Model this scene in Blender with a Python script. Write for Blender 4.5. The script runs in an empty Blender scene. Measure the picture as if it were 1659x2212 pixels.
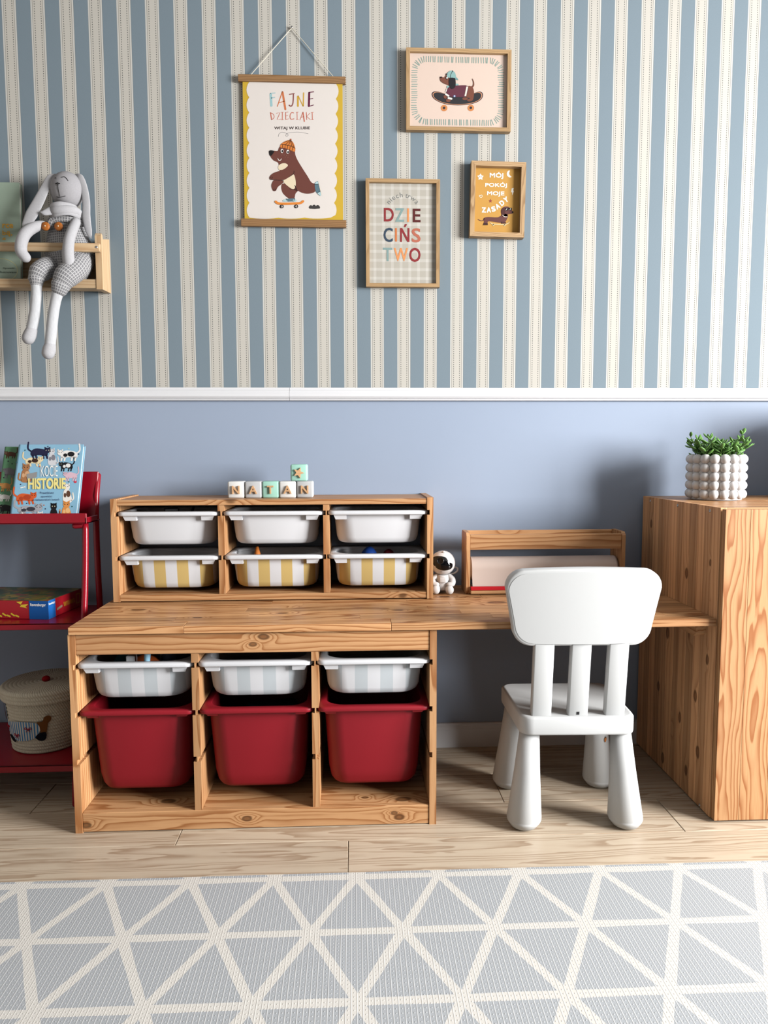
import bpy, bmesh, math, random
from mathutils import Vector, Matrix, geometry
pi = math.pi
rnd = random.Random(7)
SC = bpy.context.scene
COL = SC.collection

# ------------------------------------------------------------ camera
cam = bpy.data.cameras.new('camera')
cam.sensor_fit = 'VERTICAL'; cam.sensor_height = 36.0; cam.sensor_width = 27.0
cam.lens = 1526.65 * 36.0 / 2212.0
cam.clip_start = 0.05
cob = bpy.data.objects.new('camera', cam); COL.objects.link(cob); SC.camera = cob
def cam_axes(p, y, r):
    cy, sy, cp, sp, cr, sr = math.cos(y), math.sin(y), math.cos(p), math.sin(p), math.cos(r), math.sin(r)
    f = Vector((-sy * cp, cy * cp, -sp)); rt = Vector((cy, sy, 0)); up = rt.cross(f)
    return cr * rt + sr * up, cr * up - sr * rt, f
_r, _u, _f = cam_axes(0.08527, -0.04395, -0.00268)
M = Matrix((_r, _u, -_f)).transposed().to_4x4(); M.translation = (0.3412, -2.2662, 0.9759)
cob.matrix_world = M

# ------------------------------------------------------------ light
world = bpy.data.worlds.new('world'); SC.world = world; world.use_nodes = True
bg = world.node_tree.nodes['Background']
bg.inputs[0].default_value = (1.0, 0.97, 0.94, 1); bg.inputs[1].default_value = 0.04
def area(name, loc, aim, sx, sy, power, col=(1, 1, 1)):
    l = bpy.data.lights.new(name, 'AREA'); l.shape = 'RECTANGLE'; l.size = sx; l.size_y = sy
    l.energy = power; l.color = col
    o = bpy.data.objects.new(name, l); COL.objects.link(o); o.location = loc
    o.rotation_euler = (Vector(aim) - Vector(loc)).to_track_quat('-Z', 'Y').to_euler()
    return o
# daylight coming in through the window in the right wall
area('window_daylight', (4.18, -2.20, 1.60), (0.7, -0.75, 0.60), 1.7, 1.6, 590, (1.0, 0.985, 0.965)).data.spread = math.radians(150)
SC.view_settings.view_transform = 'Standard'; SC.view_settings.look = 'None'
SC.view_settings.gamma = 1.0; SC.view_settings.use_curve_mapping = False
SC.view_settings.exposure = 0.0

# ------------------------------------------------------------ materials
def s2l(c):
    return tuple(((x / 255) / 12.92 if x / 255 <= 0.04045 else ((x / 255 + 0.055) / 1.055) ** 2.4) for x in c)
ALB = 0.55      # overall reflectance of paints, woods and plastics against the strength of the daylight
class NB:
    def __init__(s, name):
        s.mat = bpy.data.materials.new(name); s.mat.use_nodes = True
        s.t = s.mat.node_tree; s.b = s.t.nodes['Principled BSDF']
    def put(s, sock, v):
        if hasattr(v, 'is_linked') or isinstance(v, bpy.types.NodeSocket): s.t.links.new(v, sock)
        else:
            if hasattr(sock.default_value, '__len__') and not hasattr(v, '__len__'): v = (v,) * len(sock.default_value)
            if hasattr(v, '__len__') and len(sock.default_value) == 4 and len(v) == 3: v = tuple(v) + (1,)
            sock.default_value = v
    def n(s, typ, out=0, ins={}, **kw):
        nd = s.t.nodes.new('ShaderNode' + typ)
        for k, v in kw.items(): setattr(nd, k, v)
        for k, v in ins.items(): s.put(nd.inputs[k], v)
        return nd.outputs[out]
    def m(s, op, a, b=0.0, c=0.0, clamp=False):
        nd = s.t.nodes.new('ShaderNodeMath'); nd.operation = op; nd.use_clamp = clamp
        s.put(nd.inputs[0], a); s.put(nd.inputs[1], b); s.put(nd.inputs[2], c)
        return nd.outputs[0]
    def vm(s, op, a, b=(0, 0, 0)):
        nd = s.t.nodes.new('ShaderNodeVectorMath'); nd.operation = op
        s.put(nd.inputs[0], a); s.put(nd.inputs[1], b); return nd.outputs[0]
    def mix(s, f, a, b, blend='MIX'):
        nd = s.t.nodes.new('ShaderNodeMix'); nd.data_type = 'RGBA'; nd.blend_type = blend
        s.put(nd.inputs[0], f); s.put(nd.inputs[6], a); s.put(nd.inputs[7], b); return nd.outputs[2]
    def sep(s, v):
        nd = s.t.nodes.new('ShaderNodeSeparateXYZ'); s.put(nd.inputs[0], v); return nd.outputs
    def comb(s, x, y, z):
        nd = s.t.nodes.new('ShaderNodeCombineXYZ')
        for i, v in enumerate((x, y, z)): s.put(nd.inputs[i], v)
        return nd.outputs[0]
    def step(s, x, a, b):          # smooth 0..1 from a to b
        nd = s.t.nodes.new('ShaderNodeMapRange'); nd.interpolation_type = 'SMOOTHSTEP'
        s.put(nd.inputs[0], x); s.put(nd.inputs[1], a); s.put(nd.inputs[2], b); return nd.outputs[0]
    def ramp(s, f, stops):
        nd = s.t.nodes.new('ShaderNodeValToRGB'); e = nd.color_ramp.elements
        while len(e) < len(stops): e.new(0.5)
        for i, (p, c) in enumerate(stops): e[i].position = p; e[i].color = tuple(c) + (1,)
        s.put(nd.inputs[0], f); return nd.outputs[0]
    def obj(s): return s.n('TexCoord', 3)
    def uv(s): return s.n('TexCoord', 2)
    def rand(s): return s.n('ObjectInfo', 'Random')
    def bump(s, h, strength=0.3, dist=0.001):
        o = s.n('Bump', 0, {'Height': h, 'Strength': strength, 'Distance': dist}); s.t.links.new(o, s.b.inputs['Normal'])
    def done(s, col=None, rough=0.5, spec=0.5, metal=0.0):
        if isinstance(col, bpy.types.NodeSocket): col = s.mix(1.0, col, (ALB, ALB, ALB), 'MULTIPLY')
        elif metal == 0: col = tuple(c * ALB for c in col)
        s.put(s.b.inputs['Base Color'], col); spec *= ALB
        s.put(s.b.inputs['Roughness'], rough); s.b.inputs['Specular IOR Level'].default_value = spec
        s.b.inputs['Metallic'].default_value = metal
        return s.mat
_flat = {}
def flat(rgb, rough=0.55, spec=0.35):      # plain paint, print or plastic with a faint mottling
    k = (tuple(rgb), rough, spec)
    if k not in _flat:
        nb = NB('paint_%d_%d_%d' % tuple(rgb)); c = s2l(rgb)
        nz = nb.n('TexNoise', 0, {'Vector': nb.obj(), 'Scale': 60.0, 'Detail': 2.0})
        col = nb.mix(nb.m('MULTIPLY', nz, 0.12), c, tuple(x * 0.8 for x in c))
        _flat[k] = nb.done(col, rough, spec)
    return _flat[k]
def plastic(name, rgb, rough=0.35, sss=0.0):
    nb = NB(name); nz = nb.n('TexNoise', 0, {'Vector': nb.obj(), 'Scale': 900.0, 'Detail': 1.0})
    nb.bump(nz, 0.05, 0.0004)
    return nb.done(s2l(rgb), rough, 0.5)

def pine(name, axis, light, dark, freq=75.0, stretch=0.07, contrast=1.0, knots=True, pith=(0.03, -0.05), wob=0.018, tone=0.16, rough=0.45, shift=True, spots=(), kamp=0.030, indexed=False):
    """rings of a log cut lengthwise: axis = grain direction 0/1/2 in the object's own space"""
    nb = NB(name); o = nb.obj(); r = nb.rand(); o0 = o
    if shift:
        o = nb.vm('ADD', o, nb.comb(nb.m('MULTIPLY', r, 7.31), nb.m('MULTIPLY', r, 3.77), nb.m('MULTIPLY', r, 5.13)))
    x = nb.sep(o); g = x[axis]; a, b = [x[i] for i in range(3) if i != axis]
    # fold the cross coordinates so every board shows a piece of a log
    a0 = nb.m('SUBTRACT', nb.m('PINGPONG', nb.m('ADD', a, 20.0), 0.11), pith[0]); b0 = nb.m('SUBTRACT', nb.m('PINGPONG', nb.m('ADD', b, 20.0), 0.13), pith[1])
    st = nb.comb(nb.m('MULTIPLY', g, stretch * 16), nb.m('MULTIPLY', a, 9.0), nb.m('MULTIPLY', b, 9.0))
    n1 = nb.m('SUBTRACT', nb.n('TexNoise', 0, {'Vector': st, 'Scale': 1.6, 'Detail': 2.0, 'Roughness': 0.45}), 0.5)
    st2 = nb.comb(nb.m('MULTIPLY', g, 14.0), nb.m('MULTIPLY', a, 60.0), nb.m('MULTIPLY', b, 60.0))
    n2 = nb.m('SUBTRACT', nb.n('TexNoise', 0, {'Vector': st2, 'Scale': 1.0, 'Detail': 2.0}), 0.5)
    rad = nb.m('SQRT', nb.m('ADD', nb.m('MULTIPLY', a0, a0), nb.m('MULTIPLY', b0, b0)))
    rad = nb.m('ADD', rad, nb.m('MULTIPLY', n1, wob * 4)); rad = nb.m('ADD', rad, nb.m('MULTIPLY', n2, 0.004))
    if knots:
        kc = nb.comb(nb.m('MULTIPLY', g, 2.6), nb.m('MULTIPLY', a, 5.5), nb.m('MULTIPLY', b, 5.5))
        kd = nb.n('TexVoronoi', 'Distance', {'Vector': kc, 'Scale': 1.0})
        km = nb.step(kd, 0.17, 0.02); rad = nb.m('ADD', rad, nb.m('MULTIPLY', km, 0.035))
    sd = None       # knots at given places: (x, y, z, radius) in the thing's own space
    for sx, sy, sz, sr in spots:
        k_ = [1 / sr] * 3; k_[axis] = 0.55 / sr
        dd = nb.n('VectorMath', 1, {0: nb.vm('MULTIPLY', nb.vm('SUBTRACT', o0, (sx, sy, sz)), tuple(k_))}, operation='LENGTH')
        sd = dd if sd is None else nb.m('MINIMUM', sd, dd)
    if sd is not None:
        sd = nb.m('ADD', sd, nb.m('MULTIPLY', n2, 0.9)); rad = nb.m('ADD', rad, nb.m('MULTIPLY', nb.m('POWER', nb.step(sd, 4.5, 0.5), 2.0), kamp))
    t = nb.m('FRACT', nb.m('MULTIPLY', rad, freq))
    d = tuple(l + (k - l) * contrast for l, k in zip(light, dark)); md = tuple(l + (k - l) * contrast * 0.35 for l, k in zip(light, dark))
    col = nb.ramp(t, [(0.0, light), (0.35, light), (0.62, md), (0.86, d), (0.93, d), (1.0, light)])
    fb = nb.comb(nb.m('MULTIPLY', g, 18.0), nb.m('MULTIPLY', a, 420.0), nb.m('MULTIPLY', b, 420.0))
    fz = nb.n('TexNoise', 0, {'Vector': fb, 'Scale': 1.0, 'Detail': 1.0})
    col = nb.mix(nb.m('MULTIPLY', nb.step(fz, 0.45, 0.8), 0.22), col, dark)
    sc = nb.n('TexNoise', 0, {'Vector': st, 'Scale': 0.8, 'Detail': 1.0})
    col = nb.mix(nb.m('MULTIPLY', nb.step(sc, 0.5, 0.8), 0.35), col, tuple(c * 0.8 for c in d))
    if knots:
        col = nb.mix(nb.m('MULTIPLY', nb.step(kd, 0.075, 0.03), 0.85), col, tuple(c * 0.28 for c in dark))
    if sd is not None:
        col = nb.mix(nb.m('MULTIPLY', nb.step(sd, 1.15, 0.75), 0.85), col, tuple(c * 0.30 for c in dark)); col = nb.mix(nb.m('MULTIPLY', nb.step(sd, 0.6, 0.3), 0.5), col, tuple(c * 0.9 for c in dark))
    v = nb.m('ADD', 1.0 - tone, nb.m('MULTIPLY', nb.m('DIVIDE', nb.n('ObjectInfo', 'Object Index'), 100.0) if indexed else nb.m('FRACT', nb.m('MULTIPLY', r, 37.7)), tone * 2))
    col = nb.mix(1.0, col, nb.comb(v, v, v), 'MULTIPLY')
    nb.bump(fz, 0.08, 0.0005)
    return nb.done(col, rough, 0.4)
SPT = [(.487, .002, .508, .0085), (.461, .002, .489, .006)]
SPB = [(.026, .002, .021, .0085), (.437, .002, .027, .0075), (.833, .002, .021, .0085), (.82, .002, .033, .0055), (.222, .055, .052, .012), (.845, .035, .052, .012), (.745, .05, .052, .006)]
SPD = [(.117, .194, .0195, .012), (1.126, .234, .0195, .016), (.985, .321, .0195, .010), (1.081, .302, .0195, .007), (.834, .148, .0195, .008), (.52, .13, .0195, .009), (.30, .09, .0195, .007)]
SPC = [(0, .418, .747, .008), (0, .172, .631, .009), (0, .043, .681, .006), (0, .279, .431, .010), (0, .098, .301, .010), (0, .183, .206, .009), (0, .074, .152, .010), (0, .136, .069, .010), (0, .285, .040, .010), (0, .039, .42, .008), (0, .33, .25, .009)]
SPU = [(.341, .01, .293, .014), (.84, .01, .009, .010), (.915, .0, .197, .008)]
PL, PD = (0.72, 0.405, 0.195), (0.43, 0.180, 0.065)
pineX = pine('pine_grain_x', 0, PL, PD, freq=70)
pineY = pine('pine_grain_y', 1, PL, PD, freq=70, knots=False)
pineZ = pine('pine_grain_z', 2, PL, PD, freq=70)
pineRailT = pine('pine_top_rail', 0, PL, PD, freq=85, spots=SPT)
pineRailB = pine('pine_bottom_rail', 0, PL, PD, freq=85, spots=SPB)
pineUpper = pine('pine_small_frame_boards', 0, PL, PD, freq=75, spots=SPU)
pineTop = pine('pine_desk_staves', 0, (0.74, 0.41, 0.195), (0.38, 0.150, 0.050), freq=90, tone=0.20, rough=0.4, spots=SPD, kamp=0.026)
pineSide = pine('pine_cabinet_side', 2, (0.84, 0.47, 0.235), (0.46, 0.20, 0.085), freq=48, contrast=0.6, tone=0.40, indexed=True, spots=SPC, kamp=0.012)
pineDoor = pine('pine_cabinet_door', 2, (0.61, 0.345, 0.165), (0.385, 0.145, 0.050), freq=85, contrast=1.0, stretch=0.10, wob=0.022, knots=False, pith=(0.045, -0.012), tone=0.05)
pineOak = pine('light_oak', 0, (0.50, 0.33, 0.17), (0.32, 0.19, 0.085), freq=160, contrast=0.6, knots=False, tone=0.06)
pineOakZ = pine('light_oak_upright', 2, (0.50, 0.33, 0.17), (0.32, 0.19, 0.085), freq=160, contrast=0.6, knots=False, tone=0.06)
oakHang = pine('brown_oak', 0, (0.33, 0.185, 0.085), (0.19, 0.10, 0.042), freq=160, contrast=0.7, knots=False, tone=0.05)
oakBold = pine('bold_oak', 0, (0.56, 0.38, 0.21), (0.36, 0.22, 0.11), freq=220, contrast=1.0, knots=False, tone=0.05)
oakBoldZ = pine('bold_oak_upright', 2, (0.56, 0.38, 0.21), (0.36, 0.22, 0.11), freq=220, contrast=1.0, knots=False, tone=0.05)
pineRack = pine('pale_pine', 0, (0.66, 0.48, 0.29), (0.50, 0.31, 0.16), freq=70, contrast=0.8, knots=False, tone=0.05)
pineRackZ = pine('pale_pine_upright', 2, (0.66, 0.48, 0.29), (0.50, 0.31, 0.16), freq=70, contrast=0.8, knots=False, tone=0.05)
letterWood = pine('letter_wood', 0, (0.72, 0.44, 0.24), (0.56, 0.31, 0.15), freq=120, contrast=0.5, knots=False, tone=0.05)
laminate = pine('oak_laminate', 0, (0.66, 0.55, 0.42), (0.44, 0.325, 0.225), freq=150, contrast=1.0, stretch=0.035, wob=0.02, knots=False, tone=0.05, rough=0.32)

def wallpaper():
    nb = NB('striped_wallpaper'); x = nb.sep(nb.obj())
    u = nb.m('FRACT', nb.m('DIVIDE', nb.m('ADD', x[0], 0.6919 + 8.4), 0.084))
    band = nb.m('LESS_THAN', u, 0.497)
    def line(c, w): return nb.m('LESS_THAN', nb.m('ABSOLUTE', nb.m('SUBTRACT', u, c)), w)
    thin = nb.m('MAXIMUM', line(0.066, 0.0075), line(0.431, 0.0075))
    edge = nb.m('MAXIMUM', line(0.499, 0.006), line(0.002, 0.006))
    dv = nb.m('LESS_THAN', nb.m('FRACT', nb.m('DIVIDE', nb.m('ADD', x[2], 5.0), 0.0068)), 0.5)
    dots = nb.m('MULTIPLY', nb.m('MAXIMUM', line(0.137, 0.013), line(0.362, 0.013)), dv)
    mid = nb.m('MULTIPLY', nb.m('GREATER_THAN', u, 0.066), nb.m('LESS_THAN', u, 0.431))
    cream = nb.mix(mid, (0.62, 0.615, 0.585), (0.575, 0.555, 0.505))
    nz = nb.n('TexNoise', 0, {'Vector': nb.comb(nb.m('MULTIPLY', x[0], 300.0), 0.0, nb.m('MULTIPLY', x[2], 500.0)), 'Scale': 1.0, 'Detail': 2.0})
    blue = nb.mix(nz, (0.195, 0.253, 0.298), (0.220, 0.281, 0.329))
    col = nb.mix(band, blue, cream)
    col = nb.mix(nb.m('MULTIPLY', thin, 0.75), col, (0.16, 0.15, 0.12))
    col = nb.mix(nb.m('MULTIPLY', edge, 0.55), col, (0.16, 0.17, 0.16))
    col = nb.mix(nb.m('MULTIPLY', dots, 0.9), col, (0.085, 0.085, 0.085))
    return nb.done(col, 0.75, 0.2)
def wallpaint():
    nb = NB('blue_wall_paint'); o = nb.obj()
    nz = nb.n('TexNoise', 0, {'Vector': o, 'Scale': 3.0, 'Detail': 3.0})
    fz = nb.n('TexNoise', 0, {'Vector': o, 'Scale': 350.0, 'Detail': 2.0}); nb.bump(fz, 0.08, 0.0006)
    return nb.done(nb.mix(nz, (0.335, 0.405, 0.53), (0.355, 0.425, 0.55)), 0.6, 0.25)
def rugmat():
    nb = NB('triangle_rug'); x = nb.sep(nb.obj()); P, Q = 0.1873, 0.184
    # rows start at y = -0.722, nodes of that row at x = -0.218 + k P
    v = nb.m('DIVIDE', nb.m('ADD', x[1], 0.728), Q); wob = nb.n('TexNoise', 0, {'Vector': nb.obj(), 'Scale': 9.0, 'Detail': 1.0})
    u = nb.m('DIVIDE', nb.m('ADD', x[0], 0.218), P)
    w = nb.m('ADD', 0.038, nb.m('MULTIPLY', wob, 0.03))
    def near(t, k):
        d = nb.m('ABSOLUTE', nb.m('SUBTRACT', nb.m('FRACT', nb.m('ADD', t, 100.5)), 0.5)); return nb.m('LESS_THAN', d, nb.m('MULTIPLY', w, k))
    h = near(v, 1.0); d1 = near(nb.m('ADD', u, nb.m('MULTIPLY', v, 0.5)), 1.12); d2 = near(nb.m('SUBTRACT', u, nb.m('MULTIPLY', v, 0.5)), 1.12)
    ln = nb.m('MAXIMUM', h, nb.m('MAXIMUM', d1, d2))
    rb = nb.m('FRACT', nb.m('DIVIDE', nb.m('ADD', x[0], 10.0), 0.0104))
    cord = nb.step(nb.m('ABSOLUTE', nb.m('SUBTRACT', rb, 0.5)), 0.11, 0.05)
    ry = nb.m('FRACT', nb.m('DIVIDE', nb.m('ADD', x[1], 10.0), 0.0100))
    dx = nb.m('MULTIPLY', nb.m('SUBTRACT', nb.m('ABSOLUTE', nb.m('SUBTRACT', rb, 0.5)), 0.5), 1.2); dy = nb.m('SUBTRACT', ry, 0.5)
    dot = nb.step(nb.m('SQRT', nb.m('ADD', nb.m('MULTIPLY', dx, dx), nb.m('MULTIPLY', dy, dy))), 0.20, 0.10)
    grey = nb.mix(nb.m('MULTIPLY', nb.m('MAXIMUM', cord, nb.m('MULTIPLY', dot, 0.55)), 0.55), (0.445, 0.475, 0.505), (0.80, 0.80, 0.79))
    fz = nb.n('TexNoise', 0, {'Vector': nb.obj(), 'Scale': 260.0, 'Detail': 2.0})
    grey = nb.mix(nb.m('MULTIPLY', fz, 0.3), grey, (0.42, 0.435, 0.45))
    col = nb.mix(ln, grey, nb.mix(nb.m('MULTIPLY', nb.m('MAXIMUM', cord, dot), 0.15), (0.74, 0.72, 0.68), (0.60, 0.59, 0.56)))
    nb.bump(nb.m('MAXIMUM', cord, dot), 0.5, 0.0010)
    return nb.done(col, 0.7, 0.3)
def waffle(name, c1, c2, n=1.0):
    nb = NB(name); x = nb.sep(nb.uv())
    a = nb.m('ABSOLUTE', nb.m('SINE', nb.m('MULTIPLY', x[0], pi / 0.0078 * n))); b = nb.m('ABSOLUTE', nb.m('SINE', nb.m('MULTIPLY', x[1], pi / 0.0078 * n)))
    k = nb.step(nb.m('MINIMUM', a, b), 0.62, 0.30)
    nb.bump(k, 0.8, 0.002); return nb.done(nb.mix(k, c2, c1), 0.9, 0.1)
def cloth(name, rgb, dark=0.82, sy=1.0):
    nb = NB(name); o = nb.vm('MULTIPLY', nb.obj(), (1, 1, sy)); c = s2l(rgb)
    nz = nb.n('TexNoise', 0, {'Vector': o, 'Scale': 300.0, 'Detail': 3.0}); nb.bump(nz, 0.25, 0.0008)
    return nb.done(nb.mix(nz, c, tuple(t * dark for t in c)), 0.95, 0.1)
def stripes(name, base, band, pitch=0.0664, phase=0.0):
    nb = NB(name); x = nb.sep(nb.obj())
    t = nb.m('FRACT', nb.m('ADD', nb.m('DIVIDE', nb.m('ADD', x[0], phase), pitch), 20.25))
    return nb.done(nb.mix(nb.m('GREATER_THAN', t, 0.5), s2l(base), s2l(band)), 0.32, 0.5)
white_pl = plastic('white_plastic', (229, 231, 236), 0.36)
chair_pl = plastic('chair_white_plastic', (214, 216, 217), 0.45)
red_pl = plastic('red_plastic', (150, 20, 36), 0.5)
yellow_bin = stripes('yellow_striped_sticker', (229, 231, 236), (216, 188, 122))
grey_bin = stripes('grey_striped_sticker', (229, 231, 236), (203, 211, 217))
white_paint = flat((230, 231, 235), 0.4, 0.4)
red_metal = plastic('red_lacquer', (150, 14, 34), 0.25)
screw_m = NB('steel'); screw_m = screw_m.done((0.45, 0.45, 0.45), 0.35, 0.5, 1.0)
black_gl = NB('black_visor'); black_gl = black_gl.done((0.004, 0.004, 0.005), 0.06, 0.6)

# ------------------------------------------------------------ mesh helpers
class MB:
    def __init__(s): s.v = []; s.f = []; s.m = []; s.s = []; s.uv = {}
    def add(s, vs, fs, mi=0, smooth=False, uvs=None):
        o = len(s.v); s.v += [tuple(p) for p in vs]
        for i, f in enumerate(fs):
            if uvs: s.uv[len(s.f)] = uvs[i]
            s.f.append([o + k for k in f]); s.m.append(mi); s.s.append(smooth)
        return s
    def box(s, lo, hi, r=0.0, mi=0, seg=1, mat=None):
        bm = bmesh.new(); bmesh.ops.create_cube(bm, size=1.0)
        c = [(a + b) / 2 for a, b in zip(lo, hi)]; d = [abs(b - a) for a, b in zip(lo, hi)]
        for v in bm.verts: v.co = Vector((c[0] + v.co.x * d[0], c[1] + v.co.y * d[1], c[2] + v.co.z * d[2]))
        if r > 0:
            bmesh.ops.bevel(bm, geom=bm.edges[:], offset=min(r, min(d) * 0.45), segments=seg, affect='EDGES', profile=0.5)
        bmesh.ops.recalc_face_normals(bm, faces=bm.faces[:])
        bm.verts.index_update()
        vs = [(mat @ v.co if mat else v.co) for v in bm.verts]; fs = [[v.index for v in f.verts] for f in bm.faces]
        bm.free(); return s.add(vs, fs, mi, seg > 1)
    def loft(s, loops, cap0=True, cap1=True, mi=0, smooth=True, closed=False, uvscale=None):
        n = len(loops[0]); o = len(s.v)
        for l in loops: s.v += [tuple(p) for p in l]
        L = len(loops)
        # arc-length uv
        pr = [0.0]
        big = max(loops, key=lambda l: sum((Vector(l[i]) - Vector(l[i - 1])).length for i in range(n)))
        for i in range(1, n + 1): pr.append(pr[-1] + (Vector(big[i % n]) - Vector(big[i - 1])).length)
        vl = [0.0]
        for k in range(1, L): vl.append(vl[-1] + (sum((Vector(p) for p in loops[k]), Vector()) / n - sum((Vector(p) for p in loops[k - 1]), Vector()) / n).length)
        for k in range(L if closed else L - 1):
            k2 = (k + 1) % L
            for i in range(n):
                j = (i + 1) % n
                s.uv[len(s.f)] = [(pr[i], vl[k]), (pr[i + 1], vl[k]), (pr[i + 1], vl[k2]), (pr[i], vl[k2])]
                s.f.append([o + k * n + i, o + k * n + j, o + k2 * n + j, o + k2 * n + i]); s.m.append(mi); s.s.append(smooth)
        if cap0 and not closed: s.f.append([o + i for i in reversed(range(n))]); s.m.append(mi); s.s.append(False)
        if cap1 and not closed: s.f.append([o + (L - 1) * n + i for i in range(n)]); s.m.append(mi); s.s.append(False)
        return s
    def lathe(s, prof, n=24, c=(0, 0, 0), mi=0, smooth=True, axis=2):
        loops = []
        for r, z in prof:
            l = []
            for i in range(n):
                a = 2 * pi * i / n; p = (r * math.cos(a), r * math.sin(a), z)
                if axis == 0: p = (z, p[0], p[1])
                if axis == 1: p = (p[0], z, -p[1])
                l.append((p[0] + c[0], p[1] + c[1], p[2] + c[2]))
            loops.append(l)
        return s.loft(loops, mi=mi, smooth=smooth)
    def tube(s, pts, rad, n=10, mi=0, sub=0, cap=True, flat=1.0, flatdir=None):
        P = [Vector(p) for p in pts]; R = list(rad) if hasattr(rad, '__len__') else [rad] * len(P)
        if sub: P, R = crv(P, R, sub)
        loops = []; ref = Vector((0, -1, 0)) if flatdir is None else Vector(flatdir)
        for i, p in enumerate(P):
            t = (P[min(i + 1, len(P) - 1)] - P[max(i - 1, 0)]).normalized()
            rf = ref if abs(t.dot(ref)) < 0.9 else Vector((1, 0.2, 0.1))
            b = t.cross(rf).normalized(); c = b.cross(t).normalized()
            loops.append([p + (b * math.cos(a) + c * math.sin(a) * flat) * R[i] for a in (2 * pi * k / n for k in range(n))])
        if cap:   # rounded ends
            def dome(p, l, t, r, first):
                out = []
                for q in (0.35, 0.65, 0.9, 0.99):
                    k = math.sqrt(max(0, 1 - q * q)); out.append([p + (Vector(x) - p) * k + t * (q * r) for x in l])
                return out
            t0 = (P[0] - P[1]).normalized(); t1 = (P[-1] - P[-2]).normalized()
            loops = list(reversed(dome(P[0], loops[0], t0, R[0], 1))) + loops + dome(P[-1], loops[-1], t1, R[-1], 0)
        return s.loft(loops, mi=mi)
    def ball(s, c, r, nu=16, nv=10, mi=0):
        R = r if hasattr(r, '__len__') else (r, r, r); c = Vector(c); loops = []
        for k in range(1, nv):
            a = pi * k / nv - pi / 2
            loops.append([c + Vector((R[0] * math.cos(a) * math.cos(2 * pi * i / nu), R[1] * math.cos(a) * math.sin(2 * pi * i / nu), R[2] * math.sin(a))) for i in range(nu)])
        o = len(s.v); n = nu; s.loft(loops, False, False, mi)
        b = len(s.v); s.v += [tuple(c - Vector((0, 0, R[2]))), tuple(c + Vector((0, 0, R[2])))]
        for i in range(n):
            s.f.append([b, o + (i + 1) % n, o + i]); s.m.append(mi); s.s.append(True)
            q = o + (nv - 2) * n; s.f.append([b + 1, q + i, q + (i + 1) % n]); s.m.append(mi); s.s.append(True)
        return s
    def prism(s, pts, y0, y1, mi=0, plane='xz', smooth=False):
        def P(p, d): return (p[0], d, p[1]) if plane == 'xz' else ((p[0], p[1], d) if plane == 'xy' else (d, p[0], p[1]))
        n = len(pts); ar = sum(pts[i][0] * pts[(i + 1) % n][1] - pts[(i + 1) % n][0] * pts[i][1] for i in range(n))
        tri = geometry.tessellate_polygon([[Vector((a, b, 0)) for a, b in pts]])
        vs = [P(p, y0) for p in pts] + [P(p, y1) for p in pts]
        fs = [list(t) for t in tri] + [[k + n for k in reversed(t)] for t in tri]
        fs += [[i, (i + 1) % n, n + (i + 1) % n, n + i] for i in range(n)]
        return s.add(vs, fs, mi, smooth)
    def build(s, name, mats, parent=None, loc=None, rot=None, fix=True):
        me = bpy.data.meshes.new(name); me.from_pydata(s.v, [], s.f)
        for m in (mats if isinstance(mats, (list, tuple)) else [mats]): me.materials.append(m)
        me.polygons.foreach_set('material_index', s.m); me.polygons.foreach_set('use_smooth', s.s)
        if s.uv:
            ul = me.uv_layers.new(name='UVMap'); d = ul.data
            for fi, c in s.uv.items():
                for k, li in enumerate(me.polygons[fi].loop_indices): d[li].uv = c[k]
        if fix:
            bm = bmesh.new(); bm.from_mesh(me); bmesh.ops.recalc_face_normals(bm, faces=bm.faces[:]); bm.to_mesh(me); bm.free()
        me.update()
        return link(name, me, parent, loc, rot)
def link(name, me, parent=None, loc=None, rot=None):
    o = bpy.data.objects.new(name, me); COL.objects.link(o)
    if parent: o.parent = parent
    if loc: o.location = loc
    if rot: o.rotation_euler = rot
    return o
def crv(P, R, sub):
    out, ro = [], []
    for i in range(len(P) - 1):
        p0, p1, p2, p3 = P[max(i - 1, 0)], P[i], P[i + 1], P[min(i + 2, len(P) - 1)]
        for k in range(sub):
            t = k / sub
            out.append(0.5 * ((2 * p1) + (p2 - p0) * t + (2 * p0 - 5 * p1 + 4 * p2 - p3) * t * t + (3 * p1 - p0 - 3 * p2 + p3) * t ** 3)); ro.append(R[i] + (R[i + 1] - R[i]) * t)
    return out + [P[-1]], ro + [R[-1]]
def rrect(hx, hy, r, z, k=6, cx=0, cy=0, plane='xy'):
    r = min(r, hx, hy); out = []
    for sx, sy, a0 in ((1, 1, 0), (-1, 1, pi / 2), (-1, -1, pi), (1, -1, 1.5 * pi)):
        for i in range(k + 1):
            a = a0 + pi / 2 * i / k; x, y = cx + sx * (hx - r) + r * math.cos(a), cy + sy * (hy - r) + r * math.sin(a)
            out.append((x, y, z) if plane == 'xy' else (x, z, y))
    return out
def thing(name, label, cat, loc=(0, 0, 0), rz=0.0, group=None):
    o = bpy.data.objects.new(name, None); COL.objects.link(o); o.location = loc; o.rotation_euler = (0, 0, rz)
    return tag(o, label, cat, group)
def tag(o, label, cat, group=None):
    o['label'] = label; o['category'] = cat
    if group: o['group'] = group
    return o
def struct(o): o['kind'] = 'structure'; return o
def dup(root, loc, label, group=None, rz=None):
    r = root.copy(); COL.objects.link(r); r.location = loc; r['label'] = label
    if group: r['group'] = group
    if rz is not None: r.rotation_euler = (0, 0, rz)
    for ch in list(root.children):
        c = ch.copy(); COL.objects.link(c); c.parent = r
        for g in list(ch.children):
            d = g.copy(); COL.objects.link(d); d.parent = c
    return r
_txt = {}
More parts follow.
